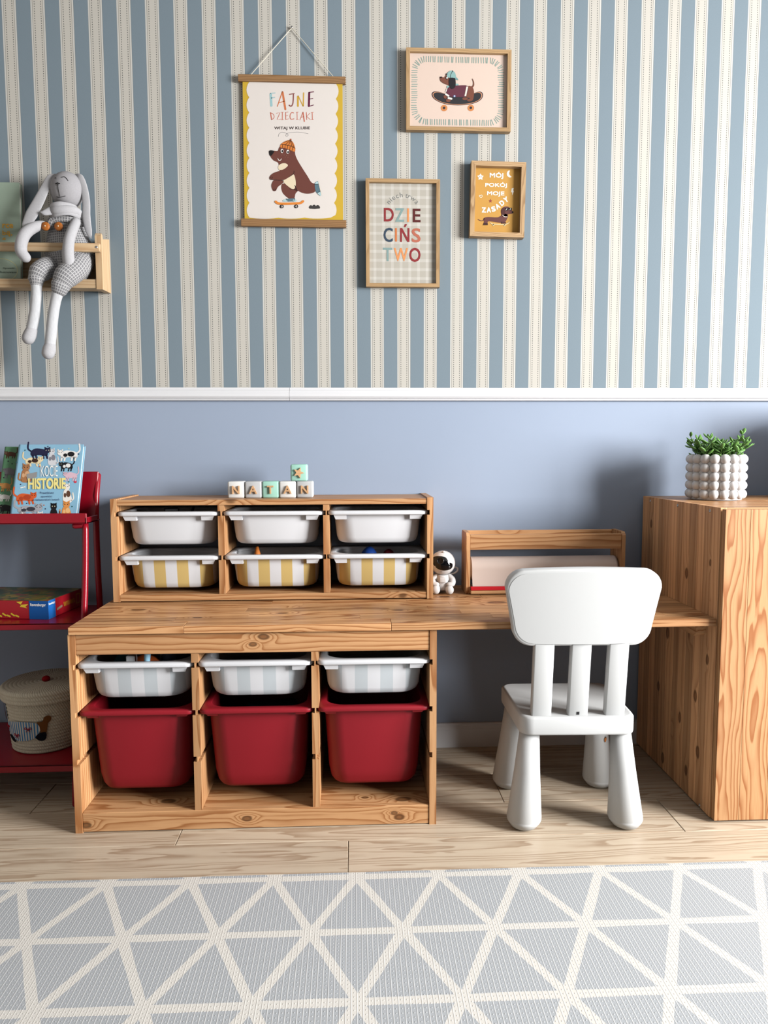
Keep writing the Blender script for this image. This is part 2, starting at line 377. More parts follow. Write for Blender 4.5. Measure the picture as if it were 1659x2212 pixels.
def text_geo(body, bold=0.0, extrude=0.0, bevel=0.0):
    k = (body, bold, extrude)
    if k not in _txt:
        cu = bpy.data.curves.new('text', 'FONT'); cu.body = body; cu.offset = bold; cu.resolution_u = 3; cu.extrude = extrude
        o = bpy.data.objects.new('text', cu); COL.objects.link(o)
        dg = bpy.context.evaluated_depsgraph_get(); dg.update()
        me = bpy.data.meshes.new_from_object(o.evaluated_get(dg))
        _txt[k] = ([tuple(v.co) for v in me.vertices], [list(p.vertices) for p in me.polygons])
        bpy.data.objects.remove(o); bpy.data.curves.remove(cu); bpy.data.meshes.remove(me)
    return _txt[k]
class Art:
    """flat print: shapes drawn in a sketch's own units (u right, v down), laid on a sheet; three corners fix the scale"""
    def __init__(s, tl, tr, bl, w, h):
        s.tl, s.w, s.h = tl, w, h; s.c = (tr[0] - tl[0], tr[1] - tl[1]); s.d = (bl[0] - tl[0], bl[1] - tl[1])
        s.det = s.c[0] * s.d[1] - s.c[1] * s.d[0]; s.b = MB(); s.mats = []
    def xz(s, p):
        a, b = p[0] - s.tl[0], p[1] - s.tl[1]
        return ((a * s.d[1] - b * s.d[0]) / s.det * s.w - s.w / 2, s.h / 2 - (s.c[0] * b - s.c[1] * a) / s.det * s.h)
    def mi(s, rgb):
        m = flat(rgb, 0.6, 0.25)
        if m not in s.mats: s.mats.append(m)
        return s.mats.index(m)
    def poly(s, pts, rgb, ly=1, smooth=0):
        if smooth:
            n = len(pts); P = [Vector((p[0], p[1], 0)) for p in pts]; q = []
            for i in range(n):
                p0, p1, p2, p3 = P[i - 1], P[i], P[(i + 1) % n], P[(i + 2) % n]
                for k in range(smooth):
                    t = k / smooth; q.append(0.5 * ((2 * p1) + (p2 - p0) * t + (2 * p0 - 5 * p1 + 4 * p2 - p3) * t * t + (3 * p1 - p0 - 3 * p2 + p3) * t ** 3))
            pts = [(a.x, a.y) for a in q]
        L = [s.xz(p) for p in pts]
        tri = geometry.tessellate_polygon([[Vector((a, b, 0)) for a, b in L]])
        s.b.add([(a, -0.00025 * ly, b) for a, b in L], [list(t) for t in tri], s.mi(rgb)); return s
    def ell(s, c, rx, ry, rgb, ly=1, rot=0.0, n=18):
        return s.poly([(c[0] + rx * math.cos(a) * math.cos(rot) - ry * math.sin(a) * math.sin(rot), c[1] + rx * math.cos(a) * math.sin(rot) + ry * math.sin(a) * math.cos(rot)) for a in (2 * pi * i / n for i in range(n))], rgb, ly)
    def star(s, c, r, rgb, ly=1, k=0.45, rot=0.0):
        return s.poly([(c[0] + (r if i % 2 == 0 else r * k) * math.sin(pi * i / 5 + rot), c[1] - (r if i % 2 == 0 else r * k) * math.cos(pi * i / 5 + rot)) for i in range(10)], rgb, ly)
    def line(s, pts, w, rgb, ly=1, sub=0, taper=None):
        P = [Vector((p[0], p[1], 0)) for p in pts]; R = [w / 2] * len(P)
        if taper: R = [w / 2 * (taper[0] + (taper[1] - taper[0]) * i / (len(P) - 1)) for i in range(len(P))]
        if sub: P, R = crv(P, R, sub)
        lt, rt = [], []
        for i, p in enumerate(P):
            t = (P[min(i + 1, len(P) - 1)] - P[max(i - 1, 0)]); n = Vector((-t.y, t.x, 0)).normalized() * R[i]
            lt.append(p + n); rt.append(p - n)
        vs = [s.xz((p.x, p.y)) for p in lt + rt]; n = len(P)
        s.b.add([(a, -0.00025 * ly, b) for a, b in vs], [[i, i + 1, n + i + 1, n + i] for i in range(n - 1)], s.mi(rgb))
        for p, r in ((P[0], R[0]), (P[-1], R[-1])): s.ell((p.x, p.y), r, r, rgb, ly + .1 + (.1 if p is P[-1] else 0), n=10)
        return s
    def text(s, body, box, rgb, ly=1, bold=0.0, rot=0.0, keep=False):
        vs, fs = text_geo(body); x0, x1 = min(v[0] for v in vs), max(v[0] for v in vs); y0, y1 = min(v[1] for v in vs), max(v[1] for v in vs)
        u0, v0, u1, v1 = box; cu, cv = (u0 + u1) / 2, (v0 + v1) / 2; L = []
        kx, ky = (u1 - u0) / (x1 - x0), (v1 - v0) / (y1 - y0)
        if keep: kx = ky = min(kx, ky)
        w = bold * 1.3 * min(kx, ky)      # heavier strokes: the same letter printed again a hair to each side
        for q, (du, dv) in enumerate(((w, w), (-w, w), (w, -w), (-w, -w)) if bold else ((0, 0),)):
            L = []
            for v in vs:
                a, b = (v[0] - (x0 + x1) / 2) * (kx - 2 * w / (x1 - x0)) + du, -(v[1] - (y0 + y1) / 2) * (ky - 2 * w / (y1 - y0)) + dv
                L.append(s.xz((cu + a * math.cos(rot) - b * math.sin(rot), cv + a * math.sin(rot) + b * math.cos(rot))))
            s.b.add([(a, -0.00025 * (ly + .12 * q), b) for a, b in L], fs, s.mi(rgb))
        return s
    def build(s, name, parent, loc=(0, 0, 0), rot=None):
        # prints face the room
        o = s.b.build(name, s.mats, parent, loc, rot, fix=False); return o

# ------------------------------------------------------------ room shell
b = MB(); X0, X1 = -1.5, 4.0
b.box((X0 - 0.1, 0, -0.1), (X1 + 0.1, 0.12, 1.157), 0, 0); b.box((X0 - 0.1, 0, 1.157), (X1 + 0.1, 0.12, 2.66), 0, 1)
struct(b.build('wall_back', [wallpaint(), wallpaper()]))
wallw = flat((138, 150, 172), 0.8, 0.2)
struct(MB().box((X0 - 0.1, -4.2, -0.1), (X0, 0, 2.66)).build('wall_left', flat((206, 200, 192), 0.8, 0.2)))
b = MB(); YA, YB, ZA, ZB = -3.10, -1.30, 0.75, 2.45
b.box((X1, -4.2, -0.1), (X1 + 0.1, YA, 2.66)); b.box((X1, YB, -0.1), (X1 + 0.1, 0, 2.66)); b.box((X1, YA, -0.1), (X1 + 0.1, YB, ZA)); b.box((X1, YA, ZB), (X1 + 0.1, YB, 2.66))
struct(b.build('wall_right', wallw))
w = bpy.data.objects.new('window_1', None); COL.objects.link(w); struct(w)
b = MB(); b.box((X1 + .02, YA, ZA), (X1 + .08, YB, ZA + .06)); b.box((X1 + .02, YA, ZB - .06), (X1 + .08, YB, ZB)); b.box((X1 + .02, YA, ZA), (X1 + .08, YA + .06, ZB)); b.box((X1 + .02, YB - .06, ZA), (X1 + .08, YB, ZB)); b.box((X1 + .02, (YA + YB) / 2 - .04, ZA), (X1 + .08, (YA + YB) / 2 + .04, ZB))
b.build('window_frame', white_paint, w)
MB().box((X1 - .12, YA - .03, ZA - .03), (X1 + .02, YB + .03, ZA), .004).build('window_sill', white_paint, w)
struct(MB().box((X0 - 0.1, -4.2, 2.62), (X1 + 0.1, 0.1, 2.72)).build('ceiling', flat((236, 236, 236), 0.9, 0.1)))
fl = struct(MB().box((X0 - 0.1, -4.2, -0.1), (X1 + 0.1, 0.1, -0.004)).build('floor', flat((60, 46, 36))))
pw = 0.1743; xs = {0: 0.325, 1: 0.757, 2: -0.107, 3: 0.324}
planks = {}
for row in range(-1, 7):
    y1 = -0.0365 - (row - 0) * pw; y0 = y1 - pw
    off = {0: 0.325, 1: 0.757, 2: -0.107}[(row) % 3] if row < 3 else (0.324, 0.757, -0.107)[row % 3]
    k = -4
    while off + k * 1.297 < X1:
        a, c = max(off + k * 1.297, X0), min(off + (k + 1) * 1.297, X1); k += 1
        if c - a < 0.02: continue
        me = MB().box((a + .0006, y0 + .0006, -0.008), (c - .0006, min(y1, 0.02) - .0006, 0.0), .0012)
        me.build('floor_plank', laminate, fl)
# chair rail in two lengths with a joint, moulded profile; baseboard
def rail(name, xa, xb):
    prof = [(0, 1.137), (-.010, 1.137), (-.012, 1.141), (-.011, 1.1435), (-.016, 1.1445), (-.019, 1.150), (-.018, 1.158), (-.014, 1.165), (-.013, 1.168), (-.010, 1.170), (-.009, 1.177), (0, 1.177)]
    return struct(MB().prism(prof, xa, xb, plane='yz').build(name, white_paint))
rail('trim_1', X0, 0.1437); rail('trim_2', 0.1445, X1)
prof = [(0, 0), (-.015, 0), (-.015, .060), (-.011, .070), (-.012, .076), (-.009, .080), (0, .080)]
struct(MB().prism(prof, X0, X1, plane='yz').build('baseboard_back', white_paint))

# ------------------------------------------------------------ rug
r = MB().box((-1.5, -3.3, 0.0005), (2.2, -0.708, 0.0085), .002).build('rug', rugmat())
tag(r, 'light grey foam rug with cream triangle lattice across the foreground floor', 'rug')

# ------------------------------------------------------------ storage frames
def notched(h, grooves, t0, t1, left, right, gw=0.014, gd=0.0075):
    """outline (x,z) of an upright board t0..t1 with grooves on its left and/or right face"""
    P = [(t0, 0), (t1, 0)]
    for g in sorted(grooves):
        if right: P += [(t1, g - gw / 2), (t1 - gd, g - gw / 2), (t1 - gd, g + gw / 2), (t1, g + gw / 2)]
    P += [(t1, h), (t0, h)]
    for g in sorted(grooves, reverse=True):
        if left: P += [(t0, g + gw / 2), (t0 + gd, g + gw / 2), (t0 + gd, g - gw / 2), (t0, g - gw / 2)]
    return P
def storage_frame(name, label, loc, H, D, grooves, low):
    f = thing(name, label, 'storage unit', loc); W, T = 0.93, 0.018; cw = (W - 4 * T) / 3
    for i in range(4):
        a = i * (T + cw); full = i in (0, 3)
        z0 = 0 if full else (0.053 if low else 0.0205)
        h = H if full else (H - 0.018)
        if low and not full: h = H - 0.005
        P = [(x, max(z, z0)) for x, z in notched(h, grooves, a, a + T, i > 0, i < 3)]
        yf = 0.0 if full else 0.004
        MB().prism(P, yf, D, 0).build('side_panel' if full else 'divider', pineZ, f)
    if low:
        MB().box((T, 0.002, 0.467), (W - T, 0.02, 0.519), .0015).build('top_rail', pineRailT, f)
        MB().box((T, 0.002, 0.002), (W - T, 0.02, 0.053), .0015).build('bottom_rail', pineRailB, f)
        MB().box((T, 0.02, 0.035), (W - T, D - .002, 0.0525), .001).build('bottom_board', pineRailB, f)
        MB().box((T, D - .02, 0.467), (W - T, D - .002, 0.519), .0015).build('back_rail', pineX, f)
    else:
        MB().box((T, 0.002, H - 0.0195), (W - T, D, H - 0.0035), .001).build('top_board', pineUpper, f)
        MB().box((T, 0.002, 0.002), (W - T, D, 0.020), .001).build('bottom_board', pineUpper, f)
    return f
LX, LY, UX, UY, DZ = -0.376, -0.494, -0.354, -0.2145, 0.542
storage_frame('storage_unit', 'low pine storage frame with three columns of drawers standing on the floor', (LX, LY, 0), 0.52, 0.44, (0.436, 0.312, 0.189), True)
storage_frame('storage_unit', 'small pine storage frame with six white drawers standing on the desk top', (UX, UY, DZ + .0005), 0.30, 0.2125, (0.256, 0.127), False)

def bin_(name, label, cat, L, H, mb, mr, group, hx0=0.131, hx1=0.121, cr=0.056):
    t = thing(name, label, cat, (0, 0, 0), 0, group); hy0 = L / 2 - 0.018; dy = 0.010 + (H > .15) * .012
    lo = [rrect(hx0, hy0, cr, -0.012), rrect((hx0 * .2 + hx1 * .8), hy0 - dy * .8, cr, -H * .82), rrect(hx1 - .003, hy0 - dy - .002, cr, -H * .95), rrect(hx1 - .010, hy0 - dy - .008, cr * .85, -H * .99), rrect(hx1 - .018, hy0 - dy - .016, cr * .7, -H)]
    inn = [rrect(hx1 - .02, hy0 - dy - .018, cr * .7, -H + .003), rrect(hx1 - .006, hy0 - dy - .005, cr * .9, -H * .93), rrect(hx0 - .003, hy0 - .003, cr, -0.004)]
    MB().loft(list(reversed(lo)) + list(reversed(inn)), cap0=True, cap1=False) if 0 else None
    b = MB(); b.loft(lo, cap0=False, cap1=True); b.loft(inn, cap0=True, cap1=False, mi=1); b.build('bin_body', [mb, mr], t, fix=True)
    ox, oy = 0.1485, L / 2
    rim = [rrect(hx0 - .002, hy0 - .002, cr, -0.012), rrect(ox - .001, oy - .001, .022, -0.012), rrect(ox, oy, .022, -.010), rrect(ox, oy, .022, -.003), rrect(ox - .003, oy - .003, .022, 0), rrect(hx0 - .003, hy0 - .003, cr, 0), rrect(hx0 - .005, hy0 - .005, cr, -.003), rrect(hx0 - .005, hy0 - .005, cr, -.008)]
    MB().loft(rim, closed=True).build('bin_rim', mr, t)
    for s in (-1, 1):
        a = s * .131; c = s * (.093 if H < .15 else .10)
        x0, x1 = min(a, c), max(a, c); y0 = -L / 2 + .006; zz = -.026 if H < .15 else -.0195
        i0, i1 = (x0 + .006 if s < 0 else x0), (x1 if s < 0 else x1 - .006)
        b = MB(); b.loft([[(x0, y0, -.012), (x1, y0, -.012), (x1, y0 + .04, -.012), (x0, y0 + .04, -.012)], [(i0, y0 + .004, zz), (i1, y0 + .004, zz), (i1, y0 + .04, zz), (i0, y0 + .04, zz)]], smooth=False)
        b.build('grip', mr, t)
    return t
def colx(x, i): return x + 0.018 + 0.143 + i * 0.304
def hang(proto, i, x, y, z, label, used=[]):
    if proto.name not in used: used.append(proto.name); proto.location = (x, y, z); proto['label'] = label; return proto
    return dup(proto, (x, y, z), label)
pos = ('left', 'middle', 'right')
p1 = bin_('drawer_bin', 'x', 'drawer', 0.20, 0.10, white_pl, white_pl, 'plain white drawers in the small frame')
p2 = bin_('drawer_bin', 'x', 'drawer', 0.20, 0.10, yellow_bin, white_pl, 'yellow striped drawers in the small frame')
p3 = bin_('drawer_bin', 'x', 'drawer', 0.415, 0.10, grey_bin, white_pl, 'grey striped drawers in the low frame')
p4 = bin_('drawer_bin', 'x', 'drawer', 0.415, 0.228, red_pl, red_pl, 'deep red drawers in the low frame', hx0=.131, hx1=.119, cr=.05)
for i in range(3):
    y = UY + .006 + .10
    hang(p1, i, colx(UX, i), y, DZ + .256 + .006, 'plain white plastic drawer, top row of small frame, %s column' % pos[i])
    hang(p2, i, colx(UX, i), y, DZ + .127 + .006, 'white drawer with yellow stripes, bottom row of small frame, %s column' % pos[i])
    y = LY + .006 + .2075
    hang(p3, i, colx(LX, i), y, .436 + .006, 'white drawer with pale grey stripes below the desk, %s column' % pos[i])
    hang(p4, i, colx(LX, i), y, .312 + .006, 'deep red plastic drawer in the low frame, %s column' % pos[i])

# ------------------------------------------------------------ desk top of glued staves
dk = thing('work_desk', 'long pine desk top of glued staves reaching from low frame to cabinet', 'desk', (-0.371, -0.503, 0.5215))
DL, DD, DT = 1.6525, 0.498, 0.0195
nr = 10
for i in range(nr):
    x = -rnd.uniform(0, .3); y0 = i * DD / nr
    while x < DL - .001:
        ln = rnd.uniform(.34, .62); a, c = max(x, 0), min(x + ln, DL)
        if DL - c < .06: c = DL; ln = DL - x
        MB().box((a, y0, 0), (c, y0 + DD / nr - .0002, DT), .0005 if 0 < i else .0012).build('stave', pineTop, dk); x += ln
        if c >= DL: break

# ------------------------------------------------------------ cabinet
cb = thing('cabinet', 'pine cabinet of upright staves with wide-grained door at right edge', 'cabinet', (1.283, -0.50, 0))
CW, CD, CH = 0.80, 0.485, 0.83; n = 12
sy = 0.0; i = 0
ws = [.038, .042, .036, .044, .040, .034, .045, .038, .041, .036, .040, .041]; k = CD / sum(ws)
for si, w_ in enumerate(ws):
    stv = MB().box((0, sy, .004), (.018, sy + w_ * k - .0002, CH), .0005).build('stave', pineSide, cb); stv.pass_index = (62, 40, 78, 25, 66, 35, 85, 48, 22, 72, 30, 58)[si]; sy += w_ * k
for j in range(9):
    MB().box((.018, j * CD / 9, CH - .018), (CW - .018, (j + 1) * CD / 9 - .0002, CH), .0005).build('stave', pineTop, cb)
MB().box((CW - .018, 0, .004), (CW, CD, CH), .001).build('side_panel', pineZ, cb)
MB().box((.018, 0, .004), (CW - .018, CD, .022), .001).build('bottom_board', pineX, cb)
MB().box((.018, CD - .006, .022), (CW - .018, CD, CH - .018)).build('back_panel', pineX, cb)
for side in range(2):
    dr = bpy.data.objects.new('door', None); COL.objects.link(dr); dr.parent = cb; x = side * .401 + .0015
    wd = [.066, .074, .062, .068, .064, .067]; kk = .397 / sum(wd)
    for q in wd:
        MB().box((x, -.0235, .006), (x + q * kk - .0002, -.0055, CH - .003), .0006).build('stave', pineDoor, dr); x += q * kk
for yy, zz in ((-.071, .818), (-.26, .818), (-.446, .818), (-.448, .010)):
    MB().lathe([(.0, .0005), (.0042, .0005), (.0045, -.0008), (.0022, -.0012), (.002, -.0002), (.0, -.0002)], 12, (0, yy + .50, zz), axis=0).build('screw', screw_m, cb)
o = MB().prism([(-.004, 0), (0.31, 0), (0.31, .0415), (-.02, .0415), (-.02, .010)], 1.2555, 1.2825, plane='yz').build('desk_cleat', pineY, None, (0, -.43, .4797))
tag(o, 'small pine cleat under the right end of the desk against the cabinet', 'cleat')

# ------------------------------------------------------------ white chair
ch = thing('child_chair', 'white plastic child chair with three back slats, seen from behind at desk', 'chair', (0.918, -0.405, 0), -0.03)
def seatloop(hx0, hx1, hy, r, z, k=6):   # slightly wider towards the front (+y)
    return [(x * (hx0 + (hx1 - hx0) * (y + hy) / (2 * hy)) / hx0, y, z) for x, y, z in rrect(hx0, hy, r, z, k)]
MB().loft([seatloop(.139, .147, .128, .03, .252), seatloop(.147, .155, .136, .032, .254), seatloop(.148, .156, .137, .033, .258), seatloop(.148, .156, .137, .033, .294), seatloop(.145, .153, .134, .032, .299), seatloop(.139, .147, .128, .028, .300)]).build('seat', chair_pl, ch)
for sx in (-1, 1):
    for sy_ in (-1, 1):
        top = Vector((sx * .119, sy_ * .10, .2535)); bot = Vector((sx * .134, sy_ * .113, 0))
        loops = []
        for t, r in ((0, .020), (.006, .034), (.018, .0425), (.024, .0445), (.026, .0435), (.028, .0445), (.6, .033), (1.0, .0255)):
            z = t if t < .03 else t
            c = bot.lerp(top, (t / .2535) if t < .03 else t); c.z = t if t < .03 else t * .2535
            loops.append([c + Vector((r * math.cos(a), r * math.sin(a), 0)) for a in (2 * pi * i / 28 for i in range(28))])
        lg = MB().loft(loops).build('leg', chair_pl, ch)
        if sx > 0 and sy_ > 0:
            a = Art((0, 0), (10, 0), (0, 20), .010, .020)
            a.poly([(3, 6), (5, 7), (8, 6), (8, 12), (5, 19), (2, 18), (1, 12)], (196, 120, 60), 1, 3); a.poly([(4, 1), (5, 4), (7, 3), (7, 8), (4, 8)], (90, 80, 60), 2)
            st = a.build('sticker', lg, (.139, .0735, .155), (-0.075, 0, .25)); st['label'] = 'small worn orange sticker'
# back slats and panel, leaning towards the room
lean = 0.115
MB_back = Matrix.Translation((0, -.112, .298)) @ Matrix.Rotation(lean, 4, 'X')
for sx in (-.094, 0, .095):
    b = MB().box((sx - .0255, -.011, 0.0), (sx + .0255, .011, .20), .0035, seg=2, mat=MB_back); sl = b.build('back_slat', chair_pl, ch)
    if sx == 0:
        MB().box((-.004, -.0118, .006), (.003, -.0102, .014), mat=MB_back).build('slot', flat((40, 40, 42)), sl)
def backloop(d, y):
    """trapezoid outline with big round corners, top edge bowed; d = inset"""
    pts = []; zt, zb, wt, wb, rt, rb = .384 - d, .192 + d, .1945 - d, .176 - d, .042, .048
    for cx, cz, a0, r in ((wt - rt, zt - rt, 0, rt), (-(wt - rt), zt - rt, pi / 2, rt), (-(wb - rb), zb + rb, pi, rb), (wb - rb, zb + rb, 1.5 * pi, rb)):
        for i in range(9):
            a = a0 + pi / 2 * i / 8
            if a0 == 0 and i == 8:
                for q in range(0, 1): pass
            x, z = cx + r * math.cos(a), cz + r * math.sin(a)
            pts.append((x, y, z))
        if a0 == 0:
            for q in range(1, 8): pts.append(((wt - rt) * (1 - q / 4), y, zt))
    out = []
    for x, _, z in pts:
        if z > .30: z += .010 * (1 - (x / .20) ** 2) * (z - .30) / .084
        yy = y - .0 + .012 * (x / .195) ** 2   # wraps slightly around the sitter
        out.append(MB_back @ Vector((x, yy, z)))
    return out
def backface(name, d, y, y2, parent):
    # curved skin across the panel, in upright strips; y2 = depth of its rim
    o = [(v.x, v.y, v.z) for v in (MB_back.inverted() @ p for p in backloop(d, 0))]; n = len(o); w_ = max(p[0] for p in o) - .0004; cols = 40; b = MB(); tp = []
    for i in range(cols + 1):
        x = -w_ * math.cos(pi * i / cols); zz = []
        for k in range(n):
            a, c_ = o[k], o[(k + 1) % n]
            if (a[0] - x) * (c_[0] - x) <= 0 and abs(a[0] - c_[0]) > 1e-9: zz.append(a[2] + (c_[2] - a[2]) * (x - a[0]) / (c_[0] - a[0]))
        z0, z1 = min(zz), max(zz); yy = .012 * (x / .195) ** 2
        tp += [(x, yy + y2, z0), (x, yy + y, z0), (x, yy + y, z1), (x, yy + y2, z1)]
    b.add([MB_back @ Vector(p) for p in tp], [[i * 4 + q, i * 4 + q + 1, (i + 1) * 4 + q + 1, (i + 1) * 4 + q] for i in range(cols) for q in (0, 2)], 0, False)
    b.add([MB_back @ Vector(p) for p in tp], [[i * 4 + 1, i * 4 + 2, (i + 1) * 4 + 2, (i + 1) * 4 + 1] for i in range(cols)], 0, True)
    return b.build(name, chair_pl, parent)
bk_ = MB().loft([backloop(.012, .0135), backloop(.004, .013), backloop(.001, .011), backloop(0, .008), backloop(0, -.011), backloop(.0012, -.0138), backloop(.004, -.0150), backloop(.012, -.0150)], cap0=False, cap1=False).build('backrest', chair_pl, ch)
backface('back_cover', .0072, -.0159, -.0149, ch); backface('front_skin', .0110, .0138, .0132, bk_)

# ------------------------------------------------------------ letter blocks
def block(letter, x, y, z, rgb, label, rz=0, star=False):
    t = thing('letter_block', label, 'block', (x, y, z), rz, 'wooden letter blocks on the small frame')
    MB().box((-.0248, -.0248, 0), (.0248, .0248, .0496), .005, seg=3).build('cube_body', flat(rgb, .5, .3), t)
    if star:
        P = [((.0165 if i % 2 == 0 else .0072) * math.sin(pi * i / 5 + .35), (.0165 if i % 2 == 0 else .0072) * math.cos(pi * i / 5 + .35)) for i in range(10)]
        MB().prism([(a, c + .0248) for a, c in P], -.0298, -.0247).build('star', letterWood, t)
    else:
        vs, fs = text_geo(letter, 0.022, 0.09); x0, x1 = min(v[0] for v in vs), max(v[0] for v in vs); y0, y1 = min(v[1] for v in vs), max(v[1] for v in vs)
        k = .024 / (y1 - y0); kx = k * (1.0 if letter != 'T' else .95)
        b = MB(); b.add([((v[0] - (x0 + x1) / 2) * kx, -.0274 - v[2] * .0272, .0248 + (v[1] - (y0 + y1) / 2) * k) for v in vs], fs); b.build('letter', letterWood, t)
WH, GR, MI = (236, 236, 234), (198, 200, 202), (170, 220, 204)
bz = DZ + .297
for i, (l, c, d) in enumerate((('N', WH, 'white block with wooden letter N at left end of row'), ('A', GR, 'grey block with wooden letter A, second of the row'), ('T', MI, 'mint block with wooden letter T in middle of row'), ('A', WH, 'white block with wooden letter A right of the mint T'), ('N', GR, 'grey block with wooden letter N at right end of row'))):
    block(l, -.006 + i * .0509, -.126 - .001 * (i % 2), bz, c, d)
block('', .1805, -.125, bz + .0499, MI, 'mint block with wooden star stacked on top of the row', star=True)

# ------------------------------------------------------------ paper roll holder
ph = thing('paper_roll_holder', 'pine paper roll holder standing on the desk behind the chair', 'paper holder', (0.684, -0.155, DZ))
for x0 in (0, .478):
    P = [(.008, 0), (.095, 0), (.095, .18), (.088, .188), (.010, .188), (0, .178), (0, .012)]
    MB().prism(P, x0, x0 + .0115, plane='yz').build('side_panel', pineZ, ph)
MB().box((.0115, .002, .136), (.478, .012, .182), .001).build('front_rail', pineX, ph)
MB().box((.0115, .083, .150), (.478, .093, .186), .001).build('back_rail', pineX, ph)
MB().box((.0115, -.012, .002), (.478, .093, .013), .002).build('base_board', pineX, ph)
b = MB(); b.box((.0125, -.011, .0135), (.477, .001, .0245), .001); b.build('tear_bar', flat((212, 34, 46), .35, .5), ph)
MB().lathe([(.010, .0115), (.010, .478)], 14, (0, .048, .072), axis=0).build('dowel', pineX, ph)
pr_ = thing('paper_roll', 'thick roll of off-white drawing paper in the holder', 'paper roll', (0.684, -0.155, DZ))
c = (.048, .072); R0 = .036
MB().lathe([(.0102, .016), (.0102, .0155), (R0, .0155), (R0, .474), (.0102, .474), (.0102, .0155)], 40, (0, c[0], c[1]), axis=0).build('roll', flat((228, 208, 197), .6, .3), pr_)  # pink tint in the paper colour stands for reflected red
cv = []
for i in range(9):
    a = pi / 2 + pi / 2 * i / 8; cv.append((c[0] + R0 * 1.015 * math.cos(a), c[1] + R0 * 1.015 * math.sin(a)))
cv += [(c[0] - R0 * 1.015 - .001, .050), (.004, .030), (.0018, .015)]
n = len(cv); b = MB(); b.add([(x, y, z) for x in (.020, .470) for y, z in cv] + [(x, y + .0004, z + .0002) for x in (.020, .470) for y, z in cv], [[i, i + 1, n + i + 1, n + i] for i in range(n - 1)] + [[2 * n + i, 3 * n + i, 3 * n + i + 1, 2 * n + i + 1] for i in range(n - 1)], 0, True)
b.build('loose_sheet', flat((228, 208, 197), .6, .3), pr_, fix=False)  # sheet colour carries the same painted red reflection as the roll

# ------------------------------------------------------------ astronaut
wp = plastic('white_toy_plastic', (238, 236, 236), .3); ap = thing('astronaut_lamp', 'small white astronaut figure with black visor sitting on the desk', 'figurine', (0.617, -0.118, DZ), -.12)
hc = Vector((0, 0, .092))
MB().ball((0, 0, .092), (.0385, .037, .0375), 28, 18).build('helmet', wp, ap)
b = MB(); rows = []
for j in range(13):
    e = -1 + 2 * j / 12; row = []
    for i in range(17):
        a = -1 + 2 * i / 16; k = max(abs(a), abs(e)); m_ = math.hypot(a, e); f_ = (k / m_) if m_ > 0 else 1
        aa, ee = a * f_ * .98, e * f_ * .58
        row.append(hc + Vector((math.sin(aa - .10) * math.cos(ee + .10 + .10 * aa) * .0392, -math.cos(aa - .10) * math.cos(ee + .10) * .0382, math.sin(ee + .10 - .16 * aa) * .0385)))
    rows.append(row)
b.add([p for r_ in rows for p in r_], [[j * 17 + i, j * 17 + i + 1, (j + 1) * 17 + i + 1, (j + 1) * 17 + i] for j in range(12) for i in range(16)], 0, True)
vz = b.build('visor', black_gl, ap)
b = MB(); b.lathe([(.0115, 0), (.0115, -.0015), (.009, -.002), (.0085, .0), (.005, .0)], 20, (0, 0, 0), axis=1); b.build('lens', flat((26, 27, 30), .15, .6), vz, (-.008, -.0362, .104), (-.25, 0, -.2))
MB().tube([(0, .0, .058), (0, .002, .045), (0, .003, .025), (0, .003, .008)], [.018, .023, .025, .022], 18, sub=3, cap=False).build('torso', wp, ap)
for s in (-1, 1):
    MB().tube([(s * .020, -.002, .050), (s * .029, -.008, .040), (s * .028, -.018, .030), (s * .019, -.022, .028)], [.009, .0105, .0095, .008], 12, sub=4).build('arm', wp, ap)
    MB().tube([(s * .014, -.004, .014), (s * .019, -.016, .014), (s * .020, -.026, .012)], [.013, .012, .010], 12, sub=3).build('leg', wp, ap)
    MB().ball((s * .021, -.033, .0135), (.0125, .009, .0135), 16, 10).build('boot', wp, ap)
MB().box((-.010, -.026, .034), (.010, -.019, .050), .002, seg=2).build('chest_pack', wp, ap)
MB().tube([(.035, .004, .078), (.044, .002, .076), (.045, -.001, .068), (.036, .002, .060), (.024, .004, .056)], .0028, 8, sub=4).build('hose', wp, ap)
MB().lathe([(.006, 0), (.0045, .0035), (0, .004)], 14, (.002, -.014, .1262)).build('helmet_button', wp, ap)
a = Art((0, 0), (20, 0), (0, 20), .02, .02)
for rr in range(3):
    for q in range(1 if rr == 0 else rr * 6): a.ell((10 + rr * 1.6 * math.cos(q * pi / 3 / max(rr, 1)), 10 + rr * 1.6 * math.sin(q * pi / 3 / max(rr, 1))), .5, .5, (120, 110, 110), 1, n=6)
a.build('speaker_holes', ap, (-.006, -.0305, .0698), (.75, 0, -.2))

# ------------------------------------------------------------ potted plant on the cabinet
pt = thing('potted_plant', 'green succulent in a white bubble-textured ceramic pot on the cabinet', 'plant', (1.430, -.190, .83))
ceramic = NB('white_glaze').done((0.80, 0.79, 0.79), .3, .5)
b = MB(); b.lathe([(.058, 0), (.071, .001), (.073, .004), (.072, .012), (.074, .128), (.070, .130), (.066, .126), (.064, .05), (.0, .05)], 48)
for j in range(5):
    for i in range(17): b.ball((.0705 * math.cos(2 * pi * (i + .3) / 17), .0705 * math.sin(2 * pi * (i + .3) / 17), .0185 + j * .0257), .0148, 14, 10)
b.build('pot', ceramic, pt)
MB().lathe([(.0, .104), (.066, .104), (.066, .110), (.03, .114), (0, .114)], 24).build('soil', flat((50, 38, 28), .9, .1), pt)
def leafmat(name, c1, c2):
    nb = NB(name); nz = nb.n('TexNoise', 0, {'Vector': nb.obj(), 'Scale': 90.0, 'Detail': 2.0}); r = nb.rand()
    return nb.done(nb.mix(nb.m('MULTIPLY', nb.m('ADD', nz, r), .5), c1, c2), .4, .45)
